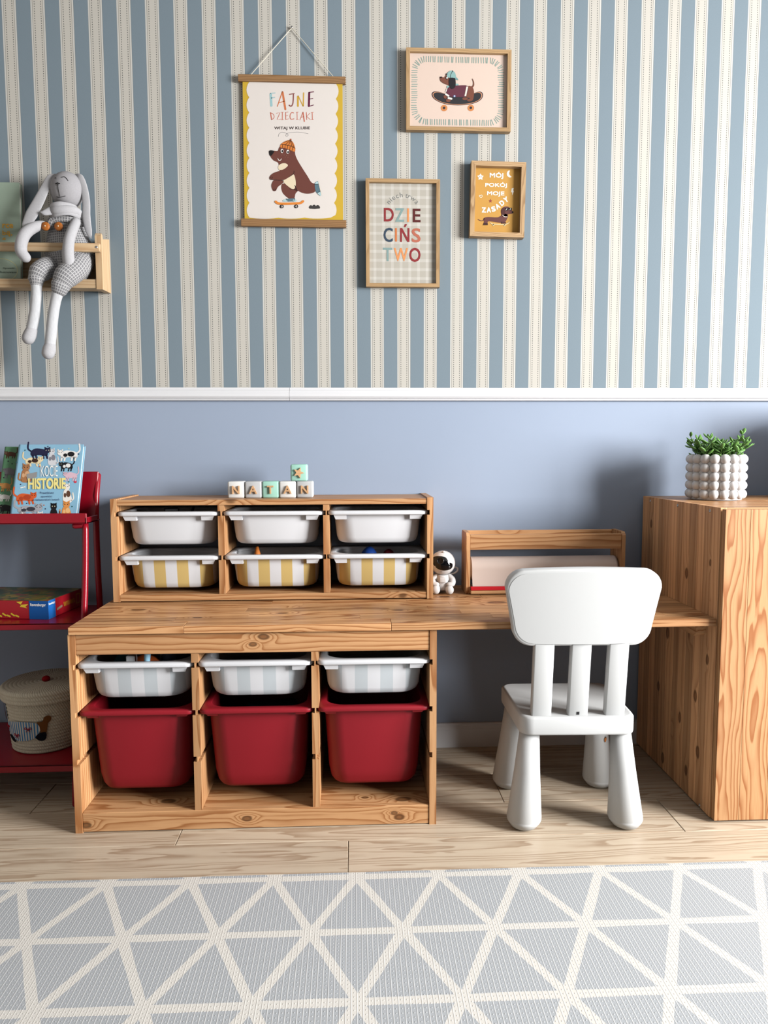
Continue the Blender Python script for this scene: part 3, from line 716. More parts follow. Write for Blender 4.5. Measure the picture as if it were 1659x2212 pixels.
leaf_m = leafmat('succulent_leaf', (0.085, 0.22, 0.045), (0.17, 0.36, 0.085)); stem_m = flat((96, 130, 60))
lb = MB(); loops = []
for t, wd, th in ((0, .10, .08), (.12, .42, .22), (.35, .85, .40), (.6, 1.0, .44), (.82, .75, .34), (.95, .36, .18), (1.0, .08, .05)):
    loops.append([Vector((t, wd * .245 * math.cos(q), th * .22 * math.sin(q) + .10 * t * t - .02)) for q in (2 * pi * i / 8 for i in range(8))])
lb.loft(loops); lme = lb.build('leaf', leaf_m).data; bpy.data.objects.remove(bpy.data.objects['leaf'])
rl = random.Random(21); nleaf = 0
for s_ in range(36):
    a = 2.399963 * s_; rr = .064 * math.sqrt((s_ + .5) / 36)
    x, y = rr * math.cos(a), rr * math.sin(a); hh = rl.uniform(.030, .066) + (.022 if s_ % 6 == 0 else 0); tilt = rr / .064
    tip = Vector((x + math.cos(a) * tilt * rl.uniform(.010, .036), y + math.sin(a) * tilt * rl.uniform(.012, .035), .114 + hh))
    base = Vector((x * .8, y * .8, .111)); mid = base.lerp(tip, .55) + Vector((0, 0, .006))
    st = MB().tube([base, mid, tip], [.0018, .0015, .001], 6, sub=3).build('stem', stem_m, pt)
    d = (tip - mid).normalized(); lev = 4
    for q in range(lev):
        f_ = (q + .45) / (lev - .45); p = base.lerp(mid, f_ * 2) if f_ < .5 else mid.lerp(tip, f_ * 2 - 1)
        for h_ in (0, 1):
            if nleaf >= 290: break
            az = a + q * pi / 2 + h_ * pi + rl.uniform(-.4, .4); el = rl.uniform(.15, .6) + .35 * (q == lev - 1)
            o = bpy.data.objects.new('leaf', lme); COL.objects.link(o); o.parent = pt; o.location = p
            o.rotation_euler = (rl.uniform(-.3, .3), -el, az); sz = rl.uniform(.024, .034) * (0.75 if q == lev - 1 else 1); o.scale = (sz, sz, sz); nleaf += 1

# lidded box added out of view on the cabinet to cast the shade behind the pot
sb = thing('shade_box', 'added unseen white lidded box that shades the wall behind the pot', 'box', (1.93, -.24, .83))
b = MB(); b.loft([rrect(.12, .10, .02, 0), rrect(.125, .105, .02, .01), rrect(.13, .11, .02, .27)]); b.build('box_body', white_pl, sb)
MB().loft([rrect(.134, .114, .022, .262), rrect(.136, .116, .022, .272), rrect(.136, .116, .022, .288), rrect(.130, .110, .02, .294)]).build('lid', white_pl, sb)

# ------------------------------------------------------------ red display shelf unit at the left
rs = thing('display_shelf', 'red metal display shelf with three tiers left of the low frame', 'shelf', (-0.43, 0, 0))
def P3(p, q): return [p, q]
W_ = 0.62
MB().box((-W_, -.012, 0), (0, 0, .14), .002, mat=Matrix.Translation((0, -.108, .780)) @ Matrix.Rotation(-.26, 4, 'X')).build('back_panel', red_metal, rs)
def tray(z, yf, yb, xr, lip):
    b = MB(); b.box((-W_, yf, z - .004), (xr, yb, z), .001); b.box((-W_, yf, z - lip), (xr, yf + .004, z), .001); b.box((xr - .004, yf, z - lip), (xr, yb, z), .001); b.box((-W_, yb - .004, z - lip), (xr, yb, z), .001)
    return b.build('tier', red_metal, rs)
b = MB(); b.box((-W_, -.215, .772), (.008, -.108, .776), .001); b.box((-W_, -.215, .772), (.008, -.209, .802), .0015); b.box((.003, -.215, .772), (.008, -.125, .790), .001); b.build('tier', red_metal, rs)
tray(.497, -.275, -.035, .022, .018); tray(.117, -.345, -.02, .045, .02)
for x in (-.004, -W_ + .02):
    MB().tube([(x - .03, -.190, .764), (x - .008, -.190, .764), (x, -.193, .752), (x + .002, -.235, .500), (x + .004, -.335, .115), (x + .004, -.352, .008)], .009, 12, sub=4).build('leg', red_metal, rs)
    MB().tube([(x, -.076, .905), (x, -.105, .79), (x, -.100, .50), (x + .002, -.060, .115), (x + .002, -.052, .008)], .009, 12, sub=3).build('leg', red_metal, rs)

# ------------------------------------------------------------ books on the top tier
def book(name, label, cover, loc, w, h, t, lean, rz=0, spine=None):
    bk = thing(name, label, 'book', loc); bk.rotation_euler = (-lean, 0, rz)
    b = MB(); b.box((-w / 2, 0, 0), (w / 2, .0025, h), .0008); b.box((-w / 2, t - .0025, 0), (w / 2, t, h), .0008); b.build('cover', cover, bk)
    b = MB(); b.lathe([(t * .5, 0), (t * .5, h)], 20, (-w / 2 + .001, t / 2, 0)); b.build('spine', spine or cover, bk)
    MB().box((-w / 2 + .004, .0026, .003), (w / 2 - .004, t - .0026, h - .003)).build('pages', flat((232, 228, 218), .8, .1), bk)
    return bk
blue = flat((142, 190, 218), .35, .4)
bk = book('book', 'light blue picture book with cats and yellow title leaning on the red shelf', blue, (-.5545, -.190, .777), .185, .2385, .018, .36)
art = Art((205, 95), (885, 100), (105, 895), .185, .2385)
def cat(art, c, L, H, rgb, flip=1, patch=None, tail=1, sit=False, ly=1):
    u, v = c; dk_ = tuple(int(x * .45) for x in rgb)
    if sit:
        art.poly([(u - L * .35, v + H * .5), (u - L * .38, v), (u - L * .2, v - H * .3), (u + L * .15, v - H * .3), (u + L * .38, v + H * .1), (u + L * .4, v + H * .5)], rgb, ly, 4)
        art.ell((u - flip * L * .02, v - H * .42), L * .3, H * .2, rgb, ly + 1); hx, hy, hr = u - flip * L * .02, v - H * .42, L * .3
        art.line([(u + flip * L * .3, v + H * .42), (u + flip * L * .6, v + H * .3), (u + flip * L * .55, v - H * .05)], L * .12, rgb, ly, 4)
    else:
        art.poly([(u - L * .45, v - H * .05), (u - L * .2, v - H * .3), (u + L * .2, v - H * .25), (u + L * .45, v - H * .1), (u + L * .45, v + H * .3), (u, v + H * .25), (u - L * .42, v + H * .3)], rgb, ly, 4)
        for k in (-.38, -.2, .2, .4): art.line([(u + L * k, v + H * .15), (u + L * k - flip * L * .06, v + H * .5)], L * .10, rgb, ly)
        art.line([(u + flip * L * .42, v - H * .05), (u + flip * L * .62, v - H * .3), (u + flip * L * .6, v - H * .8)], L * .09, rgb, ly, 4)
        hx, hy, hr = u - flip * L * .48, v - H * .12, L * .17; art.ell((hx, hy), hr, hr * .9, rgb, ly + 1)
    for s in (-1, 1): art.poly([(hx + s * hr * .95, hy - hr * 1.25), (hx + s * hr * .9, hy - hr * .1), (hx + s * hr * .15, hy - hr * .8)], rgb, ly + 1)
    eye = (240, 235, 200) if sum(rgb) < 300 else (30, 28, 30)
    for s in (-.45, .35): art.ell((hx + s * hr, hy - hr * .1), hr * .14, hr * .14, eye, ly + 2, n=8)
    if patch:
        art.ell((u + L * .12, v), L * .2, H * .2, patch, ly + 1); art.ell((u - L * .2, v + H * .08), L * .12, H * .14, patch, ly + 1)
for a_ in (((405, 180), 190, 130, (36, 38, 68), -1), ((340, 270), 170, 110, (240, 222, 180), -1, (60, 40, 34)), ((725, 205), 190, 130, (240, 238, 236), 1, (30, 28, 32)), ((700, 325), 130, 110, (26, 30, 36), 1, (235, 235, 235)), ((745, 430), 130, 110, (222, 190, 205), 1), ((255, 650), 190, 130, (216, 96, 50), -1, (180, 70, 40)), ((290, 770), 230, 110, (170, 172, 180), -1, (60, 60, 70)), ((335, 840), 170, 90, (244, 244, 242), -1)): cat(art, *a_)
for a_ in (((545, 240), 110, 150, (214, 216, 222), 1, (130, 130, 140)), ((265, 410), 130, 160, (172, 120, 80), -1, (214, 170, 130)), ((700, 620), 110, 170, (240, 236, 230), 1, (96, 66, 50)), ((560, 820), 110, 170, (24, 24, 28), 1), ((690, 790), 120, 140, (226, 150, 80), -1, (240, 190, 130))): cat(art, *a_, sit=True)
art.poly([(622, 855), (752, 850), (748, 893), (620, 893)], (40, 96, 110), 2)
for u, v, c in ((500, 122, 1), (325, 187, 1), (830, 205, 1), (255, 158, 2), (635, 270, 1), (780, 295, 1), (165, 285, 2), (210, 517, 1), (280, 490, 2), (720, 495, 2), (470, 770, 1), (750, 750, 2), (218, 755, 1), (620, 800, 1), (485, 885, 1), (275, 712, 1), (725, 145, 3), (408, 333, 4), (455, 733, 4), (755, 628, 3)):
    art.ell((u, v), 7, 7, {1: (50, 48, 80), 2: (40, 100, 100), 3: (200, 215, 190), 4: (214, 110, 60)}[c], 1, n=8)
art.ell((788, 495), 16, 15, (206, 60, 80), 1); art.poly([(275, 410), (385, 390), (380, 445), (278, 470)], (150, 150, 150), 4)
art.line([(210, 552), (252, 542)], 10, (245, 245, 240)); art.poly([(240, 540), (262, 530), (258, 555)], (245, 245, 240))
art.text('KOCIE', (425, 325, 605, 440), (250, 250, 246), 6); art.text('HISTORIE', (290, 455, 690, 570), (244, 230, 150), 6, .03)
for s_, bx in (('Prawdziwe', (415, 592, 562, 622)), ('opowieści', (425, 632, 545, 660)), ('o bohaterskich kotach', (342, 662, 620, 692)), ('Penelope', (422, 812, 510, 840)), ('Rich', (440, 838, 488, 858))): art.text(s_, bx, (40, 48, 96), 6, keep=True)
art.poly([(128, 852), (232, 852), (226, 897), (122, 897)], (186, 26, 58), 2); art.ell((150, 877), 15, 14, (240, 230, 220), 3); art.text('ZIELONA', (178, 858, 222, 872), (240, 230, 230), 3); art.text('SOWA', (178, 878, 218, 892), (240, 230, 230), 3)
art.build('cover_print', bk, (0, -.0003, .11925))
art = Art((0, 0), (10, 0), (0, 100), .01, .2385); art.poly([(0, 92), (10, 92), (10, 100), (0, 100)], (186, 26, 58), 1)
bk2 = book('book', 'green picture book with dogs standing behind the blue cat book', flat((92, 140, 104), .4, .3), (-.607, -.166, .777), .185, .232, .015, .36)
art = Art((95, 110), (775, 115), (10, 862), .185, .232)
for (u, v), L, H, c in (((150, 190), 110, 80, (80, 50, 36)), ((140, 370), 110, 130, (110, 108, 112)), ((105, 515), 100, 100, (196, 140, 80)), ((95, 625), 110, 80, (226, 224, 220)), ((110, 735), 120, 110, (34, 34, 38)), ((100, 820), 120, 70, (228, 226, 220))): cat(art, (u, v), L, H, c, 1)
for u, v in ((122, 262), (165, 290), (80, 430), (62, 570), (40, 715)): art.ell((u, v), 7, 7, (40, 40, 50), 1, n=8)
art.poly([(15, 855), (160, 855), (155, 895), (10, 895)], (170, 24, 50), 2)
art.build('cover_print', bk2, (0, -.0003, .116))

# ------------------------------------------------------------ puzzle box on the middle tier
bx = thing('puzzle_box', 'red and blue cardboard puzzle box on the middle tier of red shelf', 'box', (-.535, -.228, .4975), -.13)
def lidmat():
    nb = NB('puzzle_lid_print'); o = nb.obj(); v = nb.n('TexVoronoi', 'Color', {'Vector': o, 'Scale': 55.0}); n_ = nb.n('TexNoise', 0, {'Vector': o, 'Scale': 14.0})
    c = nb.ramp(nb.sep(v)[0], [(0, (.03, .07, .03)), (.3, (.07, .12, .03)), (.5, (.20, .13, .03)), (.7, (.30, .22, .03)), (.85, (.22, .05, .03)), (1, (.10, .09, .06))])
    return nb.done(nb.mix(nb.step(n_, .5, .65), c, (.035, .06, .03)), .35, .4)
bw, bd, bh = .30, .19, .054
MB().box((-bw, 0, 0), (0, bd, bh), .0012).build('box_body', flat((166, 24, 38), .4, .4), bx)
MB().box((-bw, 0, bh), (0, bd, bh + .0006), 0).build('lid_print', lidmat(), bx)
art = Art((0, 0), (300, 0), (0, 54), .30, .054)
art.poly([(243, 0), (300, 0), (300, 54), (243, 54)], (18, 84, 158), 1); art.text('Ravensburger', (247, 7, 294, 18), (240, 242, 246), 2, .02)
art.poly([(205, 4), (225, 2), (218, 12), (241, 10), (232, 18), (238, 22), (215, 18), (220, 12)], (222, 190, 60), 1)
for k in range(5): art.line([(150 + k * 13, 44 - 5 * (k % 2)), (158 + k * 13, 47 - 3 * (k % 2))], 5, (222, 190, 60), 1)
art.build('front_print', bx, (-bw / 2, -.0003, bh / 2))
art = Art((0, 0), (190, 0), (0, 54), bd, bh)
art.poly([(0, 0), (38, 0), (38, 54), (0, 54)], (26, 98, 176), 1); art.text('Ravensburger', (3, 6, 36, 15), (240, 242, 246), 2, .02)
art.line([(48, 34), (72, 30)], 7, (150, 130, 110), 1)
for k in range(9): art.line([(84 + k * 7, 22), (86 + k * 7, 33)], 3, (206, 160, 40), 1)
art.line([(155, 12), (175, 12), (175, 40), (155, 40), (155, 12)], 3, (190, 150, 60), 1)
art.build('side_print', bx, (.0003, bd / 2, bh / 2), (0, 0, pi / 2))

# ------------------------------------------------------------ rope basket on the lowest tier
rope = NB('cotton_rope'); _x = rope.sep(rope.uv()); _w = rope.m('SINE', rope.m('MULTIPLY', rope.m('ADD', _x[0], rope.m('MULTIPLY', _x[1], .6)), pi / .0035)); rope.bump(_w, .4, .0012)
rope = rope.done(rope.mix(rope.m('MULTIPLY', rope.m('ADD', _w, 1), .12), (0.66, 0.60, 0.48), (0.42, 0.37, 0.28)), .95, .1)
bs = thing('rope_basket', 'cream coiled rope basket with lid on lowest red tier, dog appliqué on front', 'basket', (-.572, -.178, .1175))
bs['label'] = 'cream coiled rope basket with lid and dog patch on the lowest red tier'
def coils(r0, r1, z0, z1, n):
    P = []
    for i in range(n):
        z = z0 + (z1 - z0) * i / n; dz = (z1 - z0) / n; r = r0 + (r1 - r0) * i / n
        for q in (0.02, .18, .5, .82): P.append((r - .0025 + .0035 * math.sin(pi * (q + .02)) ** .6, z + dz * q))
    return P
MB().lathe([(.0, .0), (.09, .0)] + coils(.096, .112, .001, .175, 18) + [(.105, .175), (.0, .172)], 56).build('basket_body', rope, bs)
lp = coils(.121, .1225, .150, .183, 3)
for i in range(11):
    for q in (0.1, .5, .9): r_ = .1195 * (1 - (i + q) / 11); lp.append((max(r_, .001), .183 + .0035 * math.sin(pi * q) + .004 * (i / 11)))
MB().lathe([(.1135, .150)] + lp, 56).build('lid', rope, bs)
MB().ball((.006, -.012, .194), (.0115, .0115, .009), 16, 10).build('knob', flat((150, 20, 30), .9, .1), bs)
def wrap(pts, rgbmat, name, lift=.0035, sub=4):
    """felt patch following the basket wall; points (angle*radius, z)"""
    n = len(pts); P = [Vector((p[0], p[1], 0)) for p in pts]; q = []
    for i in range(n):
        p0, p1, p2, p3 = P[i - 1], P[i], P[(i + 1) % n], P[(i + 2) % n]
        for k in range(sub):
            t = k / sub; q.append(0.5 * ((2 * p1) + (p2 - p0) * t + (2 * p0 - 5 * p1 + 4 * p2 - p3) * t * t + (3 * p1 - p0 - 3 * p2 + p3) * t ** 3))
    xs_ = [p.x for p in q]; cols = 16; b = MB(); x0, x1 = min(xs_), max(xs_); N = len(q)
    tops = []
    for i in range(cols + 1):
        x = x0 + (x1 - x0) * (i * .996 + .03) / cols; zz = []
        for k in range(N):
            a, c_ = q[k], q[(k + 1) % N]
            if (a.x - x) * (c_.x - x) <= 0 and a.x != c_.x: zz.append(a.y + (c_.y - a.y) * (x - a.x) / (c_.x - a.x))
        if len(zz) < 2: continue
        for z in [min(zz) + (max(zz) - min(zz)) * t for t in (0, .25, .5, .75, 1)]:
            R = .096 + (.112 - .096) * z / .175 + lift; th = (x * 1.12 + .020) / .108; tops.append((R * math.sin(th), -R * math.cos(th), z))
    m_ = len(tops) // 5
    b.add(tops, [[i * 5 + j, i * 5 + j + 1, (i + 1) * 5 + j + 1, (i + 1) * 5 + j] for i in range(m_ - 1) for j in range(4)], 0, True)
    return b.build(name, rgbmat, bs, fix=False)
dogb = thing  # (kept short: patches below are parts of the basket)
shirt = NB('striped_knit'); _x = shirt.sep(shirt.obj()); _a = shirt.m('ARCTAN2', _x[0], _x[1]); shirt = shirt.done(shirt.mix(shirt.m('GREATER_THAN', shirt.m('FRACT', shirt.m('MULTIPLY', _a, 13.0)), .55), (0.62, 0.58, 0.52), (0.05, 0.20, 0.42)), .95, .1)
wrap([(-.105, .085), (-.06, .098), (-.012, .098), (.004, .085), (.0, .062), (-.018, .047), (-.06, .040), (-.09, .052)], shirt, 'dog_shirt_patch')
wrap([(-.004, .098), (.010, .100), (.013, .110), (.022, .116), (.030, .110), (.029, .100), (.021, .090), (.018, .064), (.004, .066), (.0025, .085)], cloth('brown_felt', (120, 76, 40)), 'dog_body_patch', .0040)
wrap([(.002, .066), (.017, .066), (.017, .050), (.010, .042), (-.001, .044), (-.009, .054)], cloth('black_felt', (22, 24, 34)), 'dog_leg_patch', .0044)
wrap([(-.088, .055), (-.075, .048), (-.068, .036), (-.080, .036), (-.094, .048)], cloth('black_felt_paw', (22, 24, 34)), 'dog_paw_patch', .0044)
wrap([(-.128, .15), (-.118, .15), (-.110, .128), (-.104, .10), (-.112, .092), (-.122, .11)], cloth('dark_brown_felt', (74, 40, 26)), 'dog_head_patch', .0040)
for x, z in ((-.026, .078), (-.062, .056), (-.098, .076)):
    def at(dx, dz):
        R = .096 + .016 * (z + dz) / .175 + .0052; th = ((x + dx) * 1.12 + .020) / .108; return (R * math.sin(th), -R * math.cos(th), z + dz)
    b = MB()
    for s in (-1, 1): b.tube([at(0, 0), at(s * .006, .006), at(s * .009, .0), at(0, 0), at(s * .005, -.007)], .0008, 6, sub=3)
    b.build('red_bow', flat((170, 26, 44), .9, .1), bs)

# ------------------------------------------------------------ wall rack with book and rabbit
wr = thing('wall_rack', 'pale pine wall rack holding a book and a plush rabbit, upper left', 'shelf', (-.400, 0, 1.46))
L_ = .44; D_ = .075
P = [(-.002, .004), (-D_, 0), (-D_, .118), (-D_ - .001, .155), (-D_ + .006, .164), (-D_ + .013, .160), (-D_ + .016, .150), (-.002, .166)]
for x in (-.018, -L_): MB().prism(P, x, x + .018, plane='yz').build('end_panel', pineRackZ, wr)
MB().box((-L_, -D_ - .014, .106), (0, -D_ - .0005, .131), .003, seg=2).build('front_rail', pineRack, wr)
MB().box((-L_ + .018, -D_ + .002, .004), (-.018, -D_ + .016, .030), .001).build('bottom_front_rail', pineRack, wr)
MB().box((-L_ + .018, -D_ + .016, .004), (-.018, -.028, .014), .001).build('bottom_board', pineRack, wr)
MB().box((-L_ + .018, -.014, .045), (-.018, -.002, .105), .001).build('back_rail', pineRack, wr)
MB().lathe([(0, -.0005), (.0035, -.0005), (.004, .001), (0, .001)], 12, (-.009, -D_ - .0145, .1185), axis=1).build('screw', screw_m, wr)
bk3 = thing('book', 'pale green book with gold lettering in the pine wall rack', 'book', (-.768, -.0545, 1.4755)); bk3.rotation_euler = (-.07, 0, 0)
b = MB(); b.box((-.12, 0, 0), (.12, .002, .305), .0006); b.box((-.12, .013, 0), (.12, .015, .305), .0006); b.build('cover', flat((158, 176, 160), .55, .3), bk3)
MB().box((-.118, .0021, .003), (.117, .0129, .302)).build('pages', flat((230, 226, 214), .8, .1), bk3)
art = Art((-640, 240), (175, 240), (-640, 1210), .24, .305); gold = (216, 168, 72)
for s_, bx_ in (('rce', (0, 632, 108, 672)), ('bą,', (0, 695, 98, 752)), ('ek', (0, 758, 34, 785)), ('sz', (20, 822, 78, 846))): art.text(s_, bx_, gold, 1, .02)
for k in range(24):
    a0, a1 = 2 * pi * k / 24, 2 * pi * (k + 1) / 24; art.line([(-20 + 165 * math.cos(a0), 1072 + 110 * math.sin(a0)), (-20 + 165 * math.cos(a1), 1072 + 110 * math.sin(a1))], 4, (210, 206, 150), 1)
art.text('Opowieść', (0, 1042, 115, 1064), (50, 66, 56), 1); art.text('Ilustrowana', (-30, 1078, 135, 1098), (50, 66, 56), 1)
art.build('cover_print', bk3, (0, -.0003, .1525))

# rabbit: sketch units -> metres (x right, z up), upright axis corrected for the sketch's slant
rb_ = thing('plush_rabbit', 'grey cloth rabbit in waffle overalls sitting in the pine wall rack', 'soft toy', (-.514, 0, 1.559))
K = .000278
def S(u, v, y): return (((u - 620) - .055 * (v - 1000)) * K, y, (1000 - v) * K)
g1 = cloth('grey_plush', (172, 171, 175)); g2 = cloth('light_grey_plush', (192, 192, 196)); sock = cloth('melange_sock', (212, 214, 218), .72, .25)
wf = waffle('waffle_cotton', (0.52, 0.52, 0.53), (0.235, 0.235, 0.25)); blackt = flat((24, 24, 26))
hc = Vector(S(640, 318, -.062))
b = MB(); b.ball((0, 0, 0), (.0475, .045, .0530), 28, 18); hd = b.build('head', g1, rb_, tuple(hc), (-.10, .06, .12))
def face(u, v, lift=.0006):   # point on the head's front surface for a sketch position
    x = (u - 640) * K / .0475; z = (318 - v) * K / .0530; y = -math.sqrt(max(.02, 1 - x * x - z * z)); q = Vector((x, y, z)) ; return (q.x * (.0475 + lift), q.y * (.045 + lift), q.z * (.053 + lift))
f_ = lambda *p: [face(u + 60, v) for u, v in p]
b = MB(); b.tube(f_((560, 255), (585, 245), (605, 255), (627, 283)), .0008, 6, sub=4); b.build('eye_stitch', blackt, hd)
b = MB(); b.tube(f_((492, 262), (500, 258), (506, 264)), .0007, 6, sub=4); b.build('eye_stitch', blackt, hd)
b = MB(); b.tube(f_((530, 345), (535, 380), (545, 440)), .0007, 6, sub=4); b.tube(f_((508, 442), (545, 448), (600, 434)), .0008, 6, sub=4); b.build('mouth_stitch', blackt, hd)
b = MB(); q0 = f_((508, 322), (548, 324), (530, 346)); b.tube(q0[:2], .0016, 8); b.tube([(Vector(q0[0]) + Vector(q0[1])) / 2, q0[2]], [.003, .001], 8); b.build('nose', blackt, hd)
MB().tube([S(560, 175, -.062), S(500, 215, -.080), S(450, 330, -.088), S(400, 460, -.094), S(330, 610, -.098), S(275, 715, -.098)], [.006, .012, .013, .0155, .0175, .012], 16, sub=5, flat=.20).build('ear', g2, rb_)
MB().tube([S(715, 165, -.060), S(775, 195, -.068), S(825, 300, -.070), S(855, 450, -.072), S(862, 600, -.074), S(885, 740, -.072), S(908, 815, -.070)], [.005, .012, .011, .0115, .012, .010, .003], 16, sub=5, flat=.24).build('ear', g2, rb_)
MB().tube([S(625, 560, -.052), S(625, 700, -.050), S(640, 800, -.048)], [.026, .040, .050], 20, sub=4, flat=.55).build('torso', g1, rb_)
MB().tube([S(625, 722, -.050), S(640, 850, -.046), S(660, 980, -.046), S(665, 1090, -.050)], [.053, .066, .074, .064], 24, sub=4, flat=.60).build('overalls', wf, rb_)
b = MB(); b.tube([S(500, 690, -.083), S(520, 650, -.084), S(600, 632, -.086), S(720, 640, -.082), S(815, 655, -.062)], .0105, 12, sub=5, flat=.35); b.build('bib_strap', wf, rb_)
for u in (462, 598):
    b = MB(); b.lathe([(0, -.0045), (.0105, -.004), (.0125, -.002), (.0125, .001), (0, .001)], 20, axis=1); bt = b.build('button', NB('orange_button').done(s2l((176, 104, 44)), .4, .4), rb_, S(u, 722, -.0895))
    MB().ball((0, -.0046, 0), (.002, .001, .002), 8, 6).build('thread', flat((235, 220, 190)), bt)
b = MB(); b.tube([S(500, 540, -.075), S(560, 565, -.098), S(660, 560, -.100), S(760, 555, -.085), S(800, 590, -.055), S(700, 540, -.030), S(560, 530, -.035), S(500, 540, -.075)], [.011, .0135, .0135, .012, .010, .009, .009, .011], 14, sub=5, flat=.6); b.tube([S(520, 575, -.098), S(470, 600, -.104), S(440, 596, -.106)], [.012, .008, .002], 10, sub=3, flat=.4); b.tube([S(510, 590, -.080), S(560, 600, -.096), S(650, 585, -.100), S(740, 580, -.090), S(800, 620, -.062)], [.007, .010, .0105, .010, .006], 14, sub=5, flat=.5); b.tube([S(500, 505, -.078), S(540, 520, -.097), S(630, 515, -.102), S(730, 515, -.086), S(770, 530, -.065)], [.006, .009, .010, .009, .006], 14, sub=5, flat=.5); b.build('scarf', g2, rb_)
MB().tube([S(430, 690, -.072), S(370, 720, -.088), S(290, 800, -.104), S(255, 900, -.112), S(250, 1000, -.112), S(290, 1060, -.110)], [.012, .0145, .0165, .0165, .0165, .0150], 16, sub=5).build('arm', g2, rb_)
MB().tube([S(760, 665, -.078), S(752, 760, -.096), S(742, 880, -.112), S(732, 1000, -.112), S(738, 1110, -.108), S(752, 1195, -.106)], [.013, .0145, .0150, .0160, .0165, .0140], 16, sub=5).build('arm', g2, rb_)
def leg(pants, cuff, low, foot, r_p):
    l = MB().tube(low, [.0165, .0145, .0150, .0155, .0150], 16, sub=5).build('leg', sock, rb_)
    MB().tube(pants, r_p, 20, sub=5).build('trouser_leg', wf, l)
    MB().tube([pants[-1], tuple(Vector(pants[-1]).lerp(Vector(low[1]), .22))], [r_p[-1] + .003, r_p[-1] - .001], 20, cap=True).build('cuff', wf, l)
    MB().tube([low[0], tuple(Vector(low[0]).lerp(Vector(low[1]), .12))], [.0185, .0180], 16).build('sock_hem', sock, l)
    MB().tube(foot, [.0165, .0185, .0180], 16, sub=4).build('foot', g2, l)
leg([S(560, 1080, -.052), S(470, 1140, -.080), S(420, 1210, -.100), S(400, 1285, -.106)], 0, [S(400, 1290, -.106), S(403, 1400, -.107), S(395, 1550, -.107), S(380, 1680, -.107), S(358, 1800, -.108)], [S(358, 1815, -.108), S(345, 1860, -.110), S(333, 1895, -.112)], [.026, .031, .029, .020])
leg([S(800, 1050, -.052), S(770, 1140, -.078), S(700, 1250, -.102), S(655, 1345, -.108)], 0, [S(635, 1390, -.108), S(605, 1500, -.108), S(580, 1650, -.108), S(565, 1810, -.108), S(552, 1960, -.108)], [S(552, 1975, -.108), S(547, 2010, -.110), S(540, 2050, -.112)], [.034, .036, .034, .024])

# ------------------------------------------------------------ framed prints
def frame(name, label, cx, cz, w, h, bar, dep, mx, mz, rot=0.0, off=0.0):
    t = thing(name, label, 'picture', (cx, -.002, cz)); t.rotation_euler = (0, rot, 0)
    def mitre(a0, a1, i0, i1):   # one bar: outer edge a0-a1, inner edge i0-i1
        return [a0, a1, i1, i0]
    W, H = w / 2, h / 2; o = [(-W, -H), (W, -H), (W, H), (-W, H)]; q = [(-W + bar, -H + bar), (W - bar, -H + bar), (W - bar, H - bar), (-W + bar, H - bar)]
    for k in range(4):
        MB().prism(mitre(o[k], o[(k + 1) % 4], q[k], q[(k + 1) % 4]), -dep, 0).build('frame_bar', mx if k % 2 == 0 else mz, t)
    return t, w - 2 * bar, h - 2 * bar
t, pw_, ph_ = frame('framed_print', 'oak framed print of a dachshund on a skateboard, topmost picture', .672, 2.0755, .322, .2395, .0115, .018, pineOak, pineOakZ)
MB().box((-pw_ / 2, -.008, -ph_ / 2), (pw_ / 2, -.001, ph_ / 2)).build('paper', flat((222, 201, 188), .6, .3), t)
art = Art((155, 195), (1350, 222), (155, 1082), pw_, ph_); teal = (136, 164, 156); rd = random.Random(3)
cw_, chh = 1000, 770; cx_, cy_ = 745, 650
def rrp(t_):   # point and outward normal on a rounded rectangle around the picture
    hw, hh, r = 535, 375, 150; seg = [2 * (hw - r), pi * r / 2, 2 * (hh - r), pi * r / 2] * 2; d = t_ * sum(seg); k = 0
    while d > seg[k]: d -= seg[k]; k += 1
    f = d / seg[k]
    c_ = [(hw - r, -hh + r), (hw - r, hh - r), (-hw + r, hh - r), (-hw + r, -hh + r)]
    if k == 0: return (-hw + r + f * 2 * (hw - r), -hh, 0, -1)
    if k == 2: return (hw, -hh + r + f * 2 * (hh - r), 1, 0)
    if k == 4: return (hw - r - f * 2 * (hw - r), hh, 0, 1)
    if k == 6: return (-hw, hh - r - f * 2 * (hh - r), -1, 0)
    a = {1: -pi / 2, 3: 0, 5: pi / 2, 7: pi}[k] + f * pi / 2; c0 = c_[(k - 1) // 2]; return (c0[0] + r * math.cos(a), c0[1] + r * math.sin(a), math.cos(a), math.sin(a))
for k in range(122):
    x, y, nx, ny = rrp((k + rd.uniform(-.2, .2)) / 122); jt = rd.uniform(-8, 8); sk = 12 + (x / 535) * 12
    p0 = (cx_ + x - nx * 32 + jt, cy_ + y - ny * 32 + (x / 535) * 13); p1 = (cx_ + x + nx * 32 + jt * .5, cy_ + y + ny * 32 + (x / 535) * 13); art.line([p0, p1], 9, teal, 1)
bo = [(425, 690), (438, 660), (475, 650), (530, 660), (620, 690), (720, 705), (860, 700), (950, 672), (1010, 655), (1047, 668), (1058, 705), (1035, 750), (975, 787), (880, 812), (750, 820), (620, 810), (520, 780), (450, 738)]
sc_ = lambda k: [(742 + (u - 742) * k, 735 + (v - 735) * (k - (1 - k) * 1.3)) for u, v in bo]
art.poly(bo, (48, 46, 60), 1, 3); art.poly(sc_(.965), (206, 150, 116), 2, 3); art.poly(sc_(.93), (52, 52, 56), 3, 3)
for u in (578, 908): art.ell((u, 852), 41, 39, (206, 136, 84), 1); art.ell((u, 851), 16, 16, (60, 54, 60), 2)
br = (122, 76, 62)
art.poly([(525, 490), (540, 478), (580, 485), (600, 455), (650, 445), (690, 470), (690, 560), (640, 580), (580, 560), (535, 530)], br, 4, 4)
